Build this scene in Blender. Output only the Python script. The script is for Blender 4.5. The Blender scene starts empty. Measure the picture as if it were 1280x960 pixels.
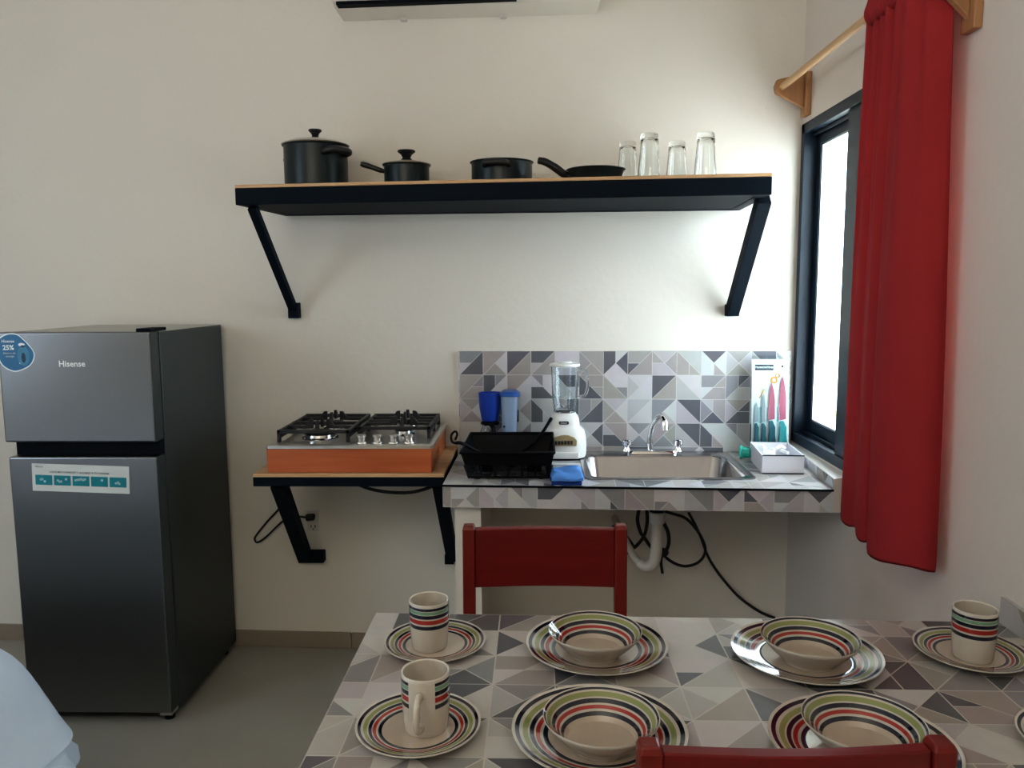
import bpy, math, random
from mathutils import Vector, Matrix
import bmesh

C = bpy.context.scene.collection
PI = math.pi

# ------------------------------------------------------------------ materials
def nmat(name):
    m = bpy.data.materials.new(name); m.use_nodes = True
    nt = m.node_tree; b = nt.nodes['Principled BSDF']
    return m, nt, b

def pm(name, col, rough=.5, metal=0, var=.06, scale=12, bump=0, bscale=60, coat=0, stretch=None, spec=None):
    """principled material with a procedural colour variation and bump"""
    m, nt, b = nmat(name)
    N = nt.nodes.new; L = nt.links.new
    tc = N('ShaderNodeTexCoord'); mp = N('ShaderNodeMapping'); L(tc.outputs['Object'], mp.inputs[0])
    if stretch: mp.inputs['Scale'].default_value = stretch
    ns = N('ShaderNodeTexNoise'); ns.inputs['Scale'].default_value = scale; ns.inputs['Detail'].default_value = 4
    L(mp.outputs[0], ns.inputs['Vector'])
    mx = N('ShaderNodeMixRGB'); mx.blend_type = 'MIX'
    mx.inputs[1].default_value = (*[c*(1-var) for c in col], 1); mx.inputs[2].default_value = (*[min(1, c*(1+var)) for c in col], 1)
    L(ns.outputs['Fac'], mx.inputs[0]); L(mx.outputs[0], b.inputs['Base Color'])
    b.inputs['Roughness'].default_value = rough; b.inputs['Metallic'].default_value = metal
    if coat: b.inputs['Coat Weight'].default_value = coat; b.inputs['Coat Roughness'].default_value = .08
    if spec is not None: b.inputs['Specular IOR Level'].default_value = spec
    if bump:
        n2 = N('ShaderNodeTexNoise'); n2.inputs['Scale'].default_value = bscale; n2.inputs['Detail'].default_value = 5
        L(mp.outputs[0], n2.inputs['Vector'])
        bp = N('ShaderNodeBump'); bp.inputs['Strength'].default_value = bump; bp.inputs['Distance'].default_value = .01
        L(n2.outputs['Fac'], bp.inputs['Height']); L(bp.outputs[0], b.inputs['Normal'])
    return m

def attr_mat(name, rough=.35, coat=0, spec=.5):
    m, nt, b = nmat(name)
    N = nt.nodes.new; L = nt.links.new
    a = N('ShaderNodeAttribute'); a.attribute_name = 'Col'
    tc = N('ShaderNodeTexCoord'); ns = N('ShaderNodeTexNoise'); ns.inputs['Scale'].default_value = 30
    L(tc.outputs['Object'], ns.inputs['Vector'])
    mr = N('ShaderNodeMapRange'); mr.inputs['To Min'].default_value = .93; mr.inputs['To Max'].default_value = 1.07
    L(ns.outputs['Fac'], mr.inputs['Value'])
    mu = N('ShaderNodeMixRGB'); mu.blend_type = 'MULTIPLY'; mu.inputs[0].default_value = 1
    L(a.outputs['Color'], mu.inputs[1]); L(mr.outputs[0], mu.inputs[2]); L(mu.outputs[0], b.inputs['Base Color'])
    b.inputs['Roughness'].default_value = rough
    b.inputs['Specular IOR Level'].default_value = spec
    if coat: b.inputs['Coat Weight'].default_value = coat; b.inputs['Coat Roughness'].default_value = .05
    return m

def wood(name, c1, c2, rough=.45, axis=0, scale=6, coat=0, spec=.5):
    m, nt, b = nmat(name)
    N = nt.nodes.new; L = nt.links.new
    tc = N('ShaderNodeTexCoord'); mp = N('ShaderNodeMapping'); L(tc.outputs['Object'], mp.inputs[0])
    s = [scale*5]*3; s[axis] = scale*.35; mp.inputs['Scale'].default_value = s
    ns = N('ShaderNodeTexNoise'); ns.inputs['Scale'].default_value = 1; ns.inputs['Detail'].default_value = 6; ns.inputs['Distortion'].default_value = .6
    L(mp.outputs[0], ns.inputs['Vector'])
    cr = N('ShaderNodeValToRGB'); cr.color_ramp.elements[0].position = .3; cr.color_ramp.elements[1].position = .7
    cr.color_ramp.elements[0].color = (*c1, 1); cr.color_ramp.elements[1].color = (*c2, 1)
    L(ns.outputs['Fac'], cr.inputs[0]); L(cr.outputs[0], b.inputs['Base Color'])
    b.inputs['Roughness'].default_value = rough; b.inputs['Specular IOR Level'].default_value = spec
    if coat: b.inputs['Coat Weight'].default_value = coat; b.inputs['Coat Roughness'].default_value = .12
    bp = N('ShaderNodeBump'); bp.inputs['Strength'].default_value = .12; bp.inputs['Distance'].default_value = .004
    L(ns.outputs['Fac'], bp.inputs['Height']); L(bp.outputs[0], b.inputs['Normal'])
    return m

def glass(name, tint=(.97, .99, .98), rough=0.0, ior=1.45):
    m, nt, b = nmat(name)
    b.inputs['Base Color'].default_value = (*tint, 1)
    b.inputs['Roughness'].default_value = rough
    b.inputs['IOR'].default_value = ior
    b.inputs['Transmission Weight'].default_value = 1
    return m

def pane_glass(name):
    m = bpy.data.materials.new(name); m.use_nodes = True; nt = m.node_tree; nt.nodes.clear()
    o = nt.nodes.new('ShaderNodeOutputMaterial'); t = nt.nodes.new('ShaderNodeBsdfTransparent'); g = nt.nodes.new('ShaderNodeBsdfGlossy')
    g.inputs['Roughness'].default_value = .02; t.inputs['Color'].default_value = (.93, .97, .97, 1)
    f = nt.nodes.new('ShaderNodeLayerWeight'); pw = nt.nodes.new('ShaderNodeMath'); pw.operation = 'POWER'; pw.inputs[1].default_value = 5
    ad = nt.nodes.new('ShaderNodeMath'); ad.operation = 'MULTIPLY_ADD'; ad.inputs[1].default_value = .6; ad.inputs[2].default_value = .025
    mx = nt.nodes.new('ShaderNodeMixShader'); L = nt.links.new
    L(f.outputs['Facing'], pw.inputs[0]); L(pw.outputs[0], ad.inputs[0]); L(ad.outputs[0], mx.inputs[0]); L(t.outputs[0], mx.inputs[1]); L(g.outputs[0], mx.inputs[2]); L(mx.outputs[0], o.inputs[0])
    return m

def cloth_mat(name, col, trans=.3, scale=400, bump=.15):
    m = bpy.data.materials.new(name); m.use_nodes = True; nt = m.node_tree; nt.nodes.clear()
    N = nt.nodes.new; L = nt.links.new
    o = N('ShaderNodeOutputMaterial'); d = N('ShaderNodeBsdfPrincipled'); t = N('ShaderNodeBsdfTranslucent'); mx = N('ShaderNodeMixShader')
    tc = N('ShaderNodeTexCoord'); ns = N('ShaderNodeTexNoise'); ns.inputs['Scale'].default_value = 5; ns.inputs['Detail'].default_value = 3
    L(tc.outputs['Object'], ns.inputs['Vector'])
    c = N('ShaderNodeMixRGB'); c.inputs[1].default_value = (*[k*.88 for k in col], 1); c.inputs[2].default_value = (*[min(1, k*1.1) for k in col], 1)
    L(ns.outputs['Fac'], c.inputs[0]); L(c.outputs[0], d.inputs['Base Color']); L(c.outputs[0], t.inputs['Color'])
    d.inputs['Roughness'].default_value = .85; d.inputs['Specular IOR Level'].default_value = .15
    n2 = N('ShaderNodeTexNoise'); n2.inputs['Scale'].default_value = scale; L(tc.outputs['Object'], n2.inputs['Vector'])
    bp = N('ShaderNodeBump'); bp.inputs['Strength'].default_value = bump; bp.inputs['Distance'].default_value = .003
    L(n2.outputs['Fac'], bp.inputs['Height']); L(bp.outputs[0], d.inputs['Normal'])
    mx.inputs[0].default_value = trans
    L(d.outputs[0], mx.inputs[1]); L(t.outputs[0], mx.inputs[2]); L(mx.outputs[0], o.inputs[0])
    return m

def floor_mat():
    m, nt, b = nmat('floor_tiles'); N = nt.nodes.new; L = nt.links.new
    tc = N('ShaderNodeTexCoord'); br = N('ShaderNodeTexBrick'); br.offset = 0; br.squash = 1
    br.inputs['Scale'].default_value = 1; br.inputs['Brick Width'].default_value = .6; br.inputs['Row Height'].default_value = .6
    br.inputs['Mortar Size'].default_value = .002; br.inputs['Mortar Smooth'].default_value = .2
    br.inputs['Color1'].default_value = (.35, .338, .30, 1); br.inputs['Color2'].default_value = (.355, .343, .305, 1); br.inputs['Mortar'].default_value = (.335, .322, .285, 1)
    L(tc.outputs['Object'], br.inputs['Vector'])
    ns = N('ShaderNodeTexNoise'); ns.inputs['Scale'].default_value = 2.5; ns.inputs['Detail'].default_value = 5; L(tc.outputs['Object'], ns.inputs['Vector'])
    mr = N('ShaderNodeMapRange'); mr.inputs['To Min'].default_value = .88; mr.inputs['To Max'].default_value = 1.1; L(ns.outputs['Fac'], mr.inputs['Value'])
    mu = N('ShaderNodeMixRGB'); mu.blend_type = 'MULTIPLY'; mu.inputs[0].default_value = 1
    L(br.outputs['Color'], mu.inputs[1]); L(mr.outputs[0], mu.inputs[2]); L(mu.outputs[0], b.inputs['Base Color'])
    b.inputs['Roughness'].default_value = .38
    return m

M = dict(
    wall=pm('painted_plaster', (.735, .70, .64), .85, var=.03, scale=3, bump=.12, bscale=35, spec=.2),
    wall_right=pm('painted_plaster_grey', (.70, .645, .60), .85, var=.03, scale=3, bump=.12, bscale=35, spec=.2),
    ceil=pm('ceiling_paint', (.8, .78, .72), .9, var=.02, bump=.08),
    floor=floor_mat(),
    base=pm('baseboard_tile', (.30, .25, .2), .5, var=.08, scale=5),
    black=pm('black_painted_steel', (.007, .012, .019), .6, var=.2, bump=.05, spec=.06),
    frame=pm('navy_aluminium', (.010, .022, .040), .42, var=.1, spec=.3),
    steel=pm('brushed_steel', (.62, .6, .57), .3, 1, var=.05, scale=60, stretch=(1, 14, 14), bump=.03),
    sink=pm('sink_steel', (.43, .42, .43), .24, 1, var=.05, scale=40, bump=.02),
    chrome=pm('chrome', (.8, .8, .82), .08, 1, var=.02),
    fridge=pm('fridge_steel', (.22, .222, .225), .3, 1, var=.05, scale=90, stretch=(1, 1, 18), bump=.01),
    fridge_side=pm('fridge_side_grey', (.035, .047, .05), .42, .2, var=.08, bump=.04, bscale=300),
    fridge_top=pm('fridge_top_reflection', (.42, .41, .38), .4, var=.04),  # pale top: the wall's reflection is put into the colour
    dark=pm('dark_gap', (.004, .006, .010), .6, var=.1, spec=.08),
    plank=wood('pale_plank', (.5, .3, .15), (.66, .44, .25), .6),
    boxwood=wood('orange_varnished_wood', (.42, .095, .025), (.52, .14, .045), .4, coat=.2),
    rodwood=wood('pine_pole', (.55, .34, .17), (.68, .45, .25), .5, axis=1),
    bracketwood=wood('pine_bracket', (.34, .17, .08), (.46, .25, .12), .5, axis=2),
    chair=wood('red_varnished_wood', (.125, .004, .005), (.165, .008, .008), .36, coat=.12, spec=.35),
    chair_post=wood('red_varnished_wood_post', (.14, .010, .007), (.19, .016, .012), .36, axis=2, coat=.12, spec=.35),
    iron=pm('black_cast_iron', (.012, .012, .014), .45, var=.2, bump=.15),
    enamel=pm('dark_nonstick', (.010, .019, .023), .33, var=.15, spec=.35),
    bakelite=pm('black_bakelite', (.008, .009, .011), .35, var=.2),
    plastic=pm('black_plastic', (.004, .004, .006), .5, var=.2, spec=.15),
    rubber=pm('black_rubber', (.010, .010, .011), .55, var=.2),
    white=pm('white_plastic', (.82, .83, .82), .35, var=.02),
    ivory=pm('white_pvc', (.6, .57, .52), .4, var=.04),
    outlet=pm('outlet_plastic', (.62, .6, .56), .4, var=.03),
    ac=pm('air_conditioner_plastic', (.74, .71, .64), .45, var=.02),
    blue=pm('blue_plastic', (.012, .055, .36), .35, var=.1),
    bluelid=pm('blue_lid_plastic', (.03, .12, .42), .35, var=.1),
    cloth=cloth_mat('blue_microfibre', (.12, .3, .72), .1, 300, .4),
    clothdark=cloth_mat('dark_blue_microfibre', (.02, .05, .22), .1, 300, .4),
    tile=attr_mat('patterned_tile', .3),
    ceramic=attr_mat('painted_ceramic', .12, coat=.5),
    carton=pm('white_carton', (.68, .68, .74), .6, var=.04),
    ink=pm('dark_print', (.02, .025, .04), .5, var=.1),
    teal=pm('turquoise_plastic', (.03, .45, .38), .35, var=.08),
    tealdark=pm('teal_handle', (.02, .10, .13), .35, var=.1),
    teallight=pm('teal_handle_light', (.05, .32, .34), .35, var=.1),
    bladered=pm('red_blade', (.42, .10, .15), .35, var=.06),
    bladegrey=pm('grey_blade', (.3, .32, .34), .35, var=.06),
    orange=pm('orange_print', (.6, .26, .04), .5, var=.1),
    green=pm('pale_green_print', (.55, .68, .5), .5, var=.1),
    paleblue=pm('pale_blue_print', (.35, .55, .62), .5, var=.1),
    curtain=cloth_mat('red_curtain_cloth', (.40, .042, .048), .14, 500, .1),
    bed=cloth_mat('blue_lit_bed_cloth', (.68, .79, .97), .08, 350, .1),  # blue cast of the light is put into the white cloth's colour
    mattress=pm('mattress_fabric', (.6, .6, .62), .9),
    stickblue=pm('blue_sticker', (.015, .14, .30), .4, var=.25, scale=25),
    stickmid=pm('blue_sticker_picture', (.05, .22, .36), .4, var=.3, scale=40),
    stickdark=pm('dark_sticker_print', (.01, .04, .08), .4),
    stickwhite=pm('white_sticker_print', (.75, .82, .85), .5, var=.03),
    stickteal=pm('teal_sticker_print', (.0, .22, .27), .4, var=.2, scale=30),
    stickpale=pm('pale_sticker', (.62, .66, .66), .5, var=.03),
    silver=pm('silver_lettering', (.8, .8, .8), .3, .3, var=.02),
    tan=pm('tan_panel', (.36, .29, .16), .4, var=.05),
    leaf=pm('leaf_green', (.16, .42, .06), .6, var=.3),
    ground=pm('pale_paving', (.75, .73, .7), .9, var=.05),
    grout=pm('cement_edge', (.5, .47, .43), .8, var=.1, bump=.2),
    whiteedge=pm('white_grout', (.75, .75, .75), .7, var=.03),
    clear=glass('clear_glass'),
    jar=glass('jar_glass', (.95, .98, .99)),
    pane=pane_glass('window_glass'),
    film=pane_glass('clear_film'),
)
def frosted():
    m, nt, b = nmat('frosted_blue_plastic')
    b.inputs['Base Color'].default_value = (.42, .56, .78, 1); b.inputs['Roughness'].default_value = .35
    b.inputs['Transmission Weight'].default_value = .35
    return m
M['frost'] = frosted()

# ------------------------------------------------------------------ mesh builder
def wloc(o):
    v = Vector((0, 0, 0))
    while o: v += o.location; o = o.parent
    return v

class MB:
    def __init__(s): s.v = []; s.f = []; s.m = []; s.c = []; s.mi = 0; s.col = None
    def face(s, idx, col=None): s.f.append(tuple(idx)); s.m.append(s.mi); s.c.append(col if col is not None else s.col)
    def poly(s, pts, col=None):
        n = len(s.v); s.v += [tuple(p) for p in pts]; s.face(range(n, n+len(pts)), col); return s
    def box(s, x0, x1, y0, y1, z0, z1):
        return s.hexa([(x0, y0), (x1, y0), (x1, y1), (x0, y1)], z0, z1)
    def hexa(s, q, z0, z1, q2=None):           # prism over a ccw outline in xy
        n = len(s.v); k = len(q); q2 = q2 or q
        s.v += [(x, y, z0) for x, y in q] + [(x, y, z1) for x, y in q2]
        s.face([n+i for i in range(k)][::-1]); s.face([n+k+i for i in range(k)])
        for i in range(k): j = (i+1) % k; s.face((n+i, n+j, n+k+j, n+k+i))
        return s
    def obox(s, mat, sx, sy, sz):
        n = len(s.v)
        for z in (-.5, .5):
            for x, y in ((-.5, -.5), (.5, -.5), (.5, .5), (-.5, .5)): s.v.append(tuple(mat @ Vector((x*sx, y*sy, z*sz))))
        for q in ((3, 2, 1, 0), (4, 5, 6, 7), (0, 1, 5, 4), (1, 2, 6, 5), (2, 3, 7, 6), (3, 0, 4, 7)): s.face([n+i for i in q])
        return s
    def bar(s, a, b, w, h, up=(0, 0, 1)):      # box section beam between two points
        a, b = Vector(a), Vector(b); d = b-a; y = d.normalized(); x = y.cross(Vector(up)).normalized(); z = x.cross(y)
        mt = Matrix((x, y, z)).transposed().to_4x4(); mt.translation = (a+b)/2
        return s.obox(mt, w, d.length, h)
    def prism(s, poly, o, u, w, n_, t):        # 2d polygon in (u,w) plane at o, extruded by t along n_
        o, u, w, n_ = Vector(o), Vector(u), Vector(w), Vector(n_); k = len(poly); n = len(s.v)
        for d in (0, t): s.v += [tuple(o+u*p[0]+w*p[1]+n_*d) for p in poly]
        s.face([n+i for i in range(k)][::-1]); s.face([n+k+i for i in range(k)])
        for i in range(k): j = (i+1) % k; s.face((n+i, n+j, n+k+j, n+k+i))
        return s
    def tube(s, pts, r, n=10, closed=False, flat=1.0):
        P = [Vector(p) for p in pts]; k = len(P); R = r if isinstance(r, (list, tuple)) else [r]*k
        base = len(s.v); up = None
        for i, p in enumerate(P):
            if closed: t = P[(i+1) % k]-P[i-1]
            else: t = P[min(i+1, k-1)]-P[max(i-1, 0)]
            t = t.normalized() if t.length > 1e-9 else Vector((0, 0, 1))
            if up is None:
                up = Vector((0, 0, 1)) if abs(t.z) < .9 else Vector((1, 0, 0))
            x = t.cross(up)
            if x.length < 1e-6: x = t.orthogonal()
            x.normalize(); up = x.cross(t).normalized()
            for j in range(n):
                a = 2*PI*j/n; s.v.append(tuple(p+x*(R[i]*math.cos(a))+up*(R[i]*flat*math.sin(a))))
        for i in range(k if closed else k-1):
            for j in range(n):
                a = base+i*n+j; b = base+i*n+(j+1) % n; i2 = (i+1) % k
                s.face((a, b, base+i2*n+(j+1) % n, base+i2*n+j))
        if not closed:
            s.face([base+j for j in range(n)][::-1]); s.face([base+(k-1)*n+j for j in range(n)])
        return s
    def lathe(s, prof, c=(0, 0, 0), n=48, cols=None, axis=None, close=False):
        """revolve (r,z); cols = colour per segment"""
        base = len(s.v); k = len(prof); c = Vector(c); ring = []
        X, Y, Z = axis or (Vector((1, 0, 0)), Vector((0, 1, 0)), Vector((0, 0, 1)))
        for r, z in prof:
            if r < 1e-6: ring.append([len(s.v)]); s.v.append(tuple(c+Z*z)); continue
            ring.append(list(range(len(s.v), len(s.v)+n)))
            for j in range(n): a = 2*PI*j/n; s.v.append(tuple(c+X*(r*math.cos(a))+Y*(r*math.sin(a))+Z*z))
        for i in range(k-1 if not close else k):
            A, B = ring[i], ring[(i+1) % k]; col = cols[i] if cols else None
            for j in range(n):
                j2 = (j+1) % n; cc = col(j/n) if callable(col) else col
                if len(A) == 1 and len(B) == 1: continue
                if len(A) == 1: s.face((A[0], B[j2], B[j]), cc)
                elif len(B) == 1: s.face((A[j], A[j2], B[0]), cc)
                else: s.face((A[j], A[j2], B[j2], B[j]), cc)
        return s
    def loft(s, rings, closed_ring=True, cap0=False, cap1=False):
        base = len(s.v); n = len(rings[0])
        for r in rings: s.v += [tuple(p) for p in r]
        for i in range(len(rings)-1):
            for j in range(n if closed_ring else n-1):
                j2 = (j+1) % n; s.face((base+i*n+j, base+i*n+j2, base+(i+1)*n+j2, base+(i+1)*n+j))
        if cap0: s.face([base+j for j in range(n)][::-1])
        if cap1: s.face([base+(len(rings)-1)*n+j for j in range(n)])
        return s
    def text(s, txt, size, o, u, w, align='CENTER', bold=0.0, sx=1.0):
        cu = bpy.data.curves.new('lettering', 'FONT'); cu.body = txt; cu.size = size; cu.align_x = align; cu.align_y = 'CENTER'
        cu.offset = bold; cu.resolution_u = 2
        ob = bpy.data.objects.new('lettering', cu); C.objects.link(ob); bpy.context.view_layer.update()
        me = bpy.data.meshes.new_from_object(ob.evaluated_get(bpy.context.evaluated_depsgraph_get()))
        o, u, w = Vector(o), Vector(u), Vector(w); n = len(s.v)
        s.v += [tuple(o+u*(p.co.x*sx)+w*p.co.y) for p in me.vertices]
        for p in me.polygons: s.face([n+i for i in p.vertices])
        bpy.data.objects.remove(ob); bpy.data.curves.remove(cu); bpy.data.meshes.remove(me)
        return s
    def build(s, name, mats, parent=None, smooth=0, bevel=0, subsurf=0, fixn=True, seg=2):
        if not isinstance(mats, (list, tuple)): mats = [mats]
        off = wloc(parent) if parent else Vector((0, 0, 0))
        me = bpy.data.meshes.new(name); me.from_pydata([tuple(Vector(p)-off) for p in s.v], [], s.f)
        for m in mats: me.materials.append(m)
        for p, k in zip(me.polygons, s.m): p.material_index = k
        if any(c is not None for c in s.c):
            at = me.color_attributes.new('Col', 'FLOAT_COLOR', 'CORNER')
            for p, c in zip(me.polygons, s.c):
                c = c or (.5, .5, .5)
                for li in p.loop_indices: at.data[li].color = (*c, 1)
        me.validate()
        if fixn:
            bm = bmesh.new(); bm.from_mesh(me); bmesh.ops.recalc_face_normals(bm, faces=bm.faces); bm.to_mesh(me); bm.free()
        if smooth:
            for p in me.polygons: p.use_smooth = True
            me.set_sharp_from_angle(angle=math.radians(smooth))
        ob = bpy.data.objects.new(name, me); C.objects.link(ob)
        if parent: ob.parent = parent
        if bevel:
            b = ob.modifiers.new('bevel', 'BEVEL'); b.width = bevel; b.segments = seg; b.limit_method = 'ANGLE'; b.angle_limit = math.radians(35)
        if subsurf:
            b = ob.modifiers.new('subsurf', 'SUBSURF'); b.levels = subsurf; b.render_levels = subsurf
        return ob

def tag(o, label=None, cat=None, group=None, kind=None):
    if label: o['label'] = label
    if cat: o['category'] = cat
    if group: o['group'] = group
    if kind: o['kind'] = kind
    return o
def thing(name, loc, label, cat, group=None, kind=None):
    o = bpy.data.objects.new(name, None); C.objects.link(o); o.location = loc; o.empty_display_size = .05
    return tag(o, label, cat, group, kind)
def copy_tree(o, parent=None):
    c = o.copy(); C.objects.link(c); c.parent = parent
    for ch in list(o.children): copy_tree(ch, c)
    return c
def struct(o, label, cat): return tag(o, label, cat, kind='structure')

def curve(pts, n=8, closed=False):             # Catmull-Rom through points
    P = [Vector(p) for p in pts]; out = []; k = len(P)
    for i in range(k if closed else k-1):
        if closed: a, b, c_, d = P[i-1], P[i], P[(i+1) % k], P[(i+2) % k]
        else: a, b, c_, d = P[max(i-1, 0)], P[i], P[i+1], P[min(i+2, k-1)]
        for j in range(n):
            t = j/n; out.append(.5*((2*b)+(c_-a)*t+(2*a-5*b+4*c_-d)*t*t+(3*b-a-3*c_+d)*t**3))
    if not closed: out.append(P[-1])
    return out
def rrect(x0, x1, y0, y1, r, n=6):
    out = []
    for cx, cy, a0 in ((x1-r, y0+r, -90), (x1-r, y1-r, 0), (x0+r, y1-r, 90), (x0+r, y0+r, 180)):
        for i in range(n+1):
            a = math.radians(a0+90*i/n); out.append((cx+r*math.cos(a), cy+r*math.sin(a)))
    return out

# ------------------------------------------------------------------ tile pattern (one patterned surface, cells of triangles)
PAL = [((.56, .56, .575), 28), ((.46, .455, .47), 22), ((.37, .345, .335), 18), ((.28, .28, .30), 13), ((.125, .13, .15), 19)]
LINE = (.58, .575, .565)
def pick(r):
    t = r.random()*sum(w for _, w in PAL)
    for c, w in PAL:
        t -= w
        if t <= 0: return tuple(k*(1+(r.random()-.5)*.08) for k in c)
    return PAL[0][0]
def clip(poly, x0, x1, y0, y1):
    for ax, lim, sg in ((0, x0, 1), (0, x1, -1), (1, y0, 1), (1, y1, -1)):
        out = []
        for i in range(len(poly)):
            a, b = poly[i-1], poly[i]; da, db = (a[ax]-lim)*sg, (b[ax]-lim)*sg
            if (da >= 0) != (db >= 0):
                t = da/(da-db); out.append((a[0]+(b[0]-a[0])*t, a[1]+(b[1]-a[1])*t))
            if db >= 0: out.append(b)
        poly = out
        if len(poly) < 3: return []
    return poly
def cell_polys(i, j, seed, s):
    r = random.Random((i*7919+j*104729+seed*1299709) & 0x7fffffff)
    x, y = i*s, j*s; P = [(x, y), (x+s, y), (x+s, y+s), (x, y+s)]; k = r.randrange(4); P = P[k:]+P[:k]
    mid = lambda a, b: ((a[0]+b[0])/2, (a[1]+b[1])/2)
    out = []
    for tri in ((P[0], P[1], P[2]), (P[2], P[3], P[0])):      # right angle at the middle vertex
        a, b, c_ = tri; q = r.random()
        if q < .38: out.append([a, b, c_])
        elif q < .68: h = mid(a, c_); out += [[a, b, h], [b, c_, h]]
        elif q < .85: h = mid(a, c_); g = mid(b, c_); out += [[a, b, g, h], [h, g, c_]]
        else: h = mid(a, c_); g = mid(a, b); out += [[a, g, h], [g, b, c_, h]]
    return [(p, pick(r)) for p in out]
def tiles(mb, o, u, w, rects, s=.1015, seed=1, line=.0009, ofs=(0, 0), mapf=None, tint=(1, 1, 1)):
    """fills (u,w) rectangles of a plane with the patterned tile"""
    o, u, w = Vector(o), Vector(u), Vector(w)
    f = mapf or (lambda p: o+u*p[0]+w*p[1])
    for (x0, x1, y0, y1) in rects:
        for i in range(math.floor((x0-ofs[0])/s), math.ceil((x1-ofs[0])/s)):
            for j in range(math.floor((y0-ofs[1])/s), math.ceil((y1-ofs[1])/s)):
                for poly, col in cell_polys(i, j, seed, s):
                    col = tuple(a*b for a, b in zip(col, tint))
                    poly = clip([(p[0]+ofs[0], p[1]+ofs[1]) for p in poly], x0, x1, y0, y1)
                    if len(poly) < 3: continue
                    cx = sum(p[0] for p in poly)/len(poly); cy = sum(p[1] for p in poly)/len(poly)
                    inr = min(abs((b[0]-a[0])*(a[1]-cy)-(a[0]-cx)*(b[1]-a[1]))/max(1e-6, math.hypot(b[0]-a[0], b[1]-a[1])) for a, b in zip(poly, poly[1:]+poly[:1]))
                    if inr < line*2: mb.poly([f(p) for p in poly], col); continue
                    q = 1-line/inr; inn = [(cx+(p[0]-cx)*q, cy+(p[1]-cy)*q) for p in poly]; k = len(poly)
                    mb.poly([f(p) for p in inn], col)
                    for a in range(k):
                        b = (a+1) % k; mb.poly([f(poly[a]), f(poly[b]), f(inn[b]), f(inn[a])], tuple(a_*b_ for a_, b_ in zip(LINE, tint)))

# ------------------------------------------------------------------ setting
def WY(x): return 3.39-.045*x                   # back wall face
XR = 1.08                                      # right wall face
CEIL = 3.1
WY0, WY1, WZ0, WZ1 = 2.28, 3.335, .963, 2.242   # window opening
struct(MB().box(-4.1, 1.25, -2.75, 3.8, -.12, 0).build('floor', M['floor']), 'grey beige tiled floor of the kitchen', 'floor')
struct(MB().box(-4.1, 1.25, -2.75, 3.8, CEIL, CEIL+.12).build('ceiling', M['ceil']), 'white ceiling above the kitchen', 'ceiling')
struct(MB().hexa([(-4.1, WY(-4.1)), (XR, WY(XR)), (XR, 3.8), (-4.1, 3.8)], 0, CEIL).build('wall_back', M['wall']), 'off-white plaster wall behind the fridge, shelf and sink', 'wall')
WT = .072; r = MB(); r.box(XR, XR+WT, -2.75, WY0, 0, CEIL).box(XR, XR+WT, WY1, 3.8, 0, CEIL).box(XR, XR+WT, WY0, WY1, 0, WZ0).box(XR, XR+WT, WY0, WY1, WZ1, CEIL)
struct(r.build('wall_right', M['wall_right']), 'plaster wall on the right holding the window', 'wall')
struct(MB().box(-4.1, -4, -2.75, 3.8, 0, CEIL).build('wall_left', M['wall']), 'plaster wall on the far left beyond the bed', 'wall')
struct(MB().box(-4, XR, -2.75, -2.65, 0, CEIL).build('wall_front', M['wall']), 'plaster wall behind the camera', 'wall')
b = MB()
xs = [-4, -3.15, -2.2, -1.6, -.815, -.28]
for x0, x1 in zip(xs, xs[1:]): b.hexa([(x0+.0015, WY(x0)-.012), (x1-.0015, WY(x1)-.012), (x1-.0015, WY(x1)), (x0+.0015, WY(x0))], 0, .074)
b.hexa([(-.185, WY(-.185)-.012), (XR-.012, WY(XR)-.012), (XR-.012, WY(XR)), (-.185, WY(-.185))], 0, .074)
struct(b.build('baseboard_back', M['base'], bevel=.002), 'brown tile skirting along the back wall', 'baseboard')
struct(MB().box(XR-.012, XR, -2.6, WY(XR)-.014, 0, .074).build('baseboard_right', M['base']), 'brown tile skirting along the right wall', 'baseboard')

# window
t = thing('window_1', (XR+.06, 2.8, WZ0), 'dark navy aluminium sliding window in the right wall, half behind the red curtain', 'window', kind='structure')
f = MB(); fx0, fx1 = XR-.004, XR+.074
for (y0, y1, z0, z1) in ((WY0, WY0+.035, WZ0, WZ1), (WY1-.035, WY1, WZ0, WZ1), (WY0, WY1, WZ0, WZ0+.04), (WY0, WY1, WZ1-.04, WZ1)): f.box(fx0, fx1, y0, y1, z0, z1)
f.box(XR+.028, XR+.034, WY0, WY1, WZ0+.04, WZ0+.055).box(XR+.028, XR+.034, WY0, WY1, WZ1-.055, WZ1-.04)
f.build('window_frame', M['frame'], t, bevel=.002)
def sash(x, y0, y1, z0, z1, w=.048, ws=None):
    ws = ws or w
    s = MB()
    for a in ((y0, y0+w, z0, z1), (y1-ws, y1, z0, z1), (y0+w, y1-ws, z0, z0+w+.01), (y0+w, y1-ws, z1-w, z1)): s.box(x-.014, x+.014, *a)
    y1 -= ws-w
    o = s.build('sash', M['frame'], t, bevel=.002)
    g = MB(); g.box(x-.0015, x+.0015, y0+w, y1-w, z0+w+.01, z1-w).build('pane', M['pane'], o)
    e = MB()
    for a in ((y0+w, y0+w+.004, z0+w+.01, z1-w), (y1-w-.004, y1-w, z0+w+.01, z1-w), (y0+w+.004, y1-w-.004, z0+w+.01, z0+w+.014), (y0+w+.004, y1-w-.004, z1-w-.004, z1-w)): e.box(x-.008, x+.008, *a)
    e.build('gasket', M['steel'], o)
sash(XR+.06, 2.80, WY1-.036, WZ0+.041, WZ1-.041)
sash(XR+.018, WY0+.036, 2.872, WZ0+.041, WZ1-.041, ws=.12)
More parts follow.
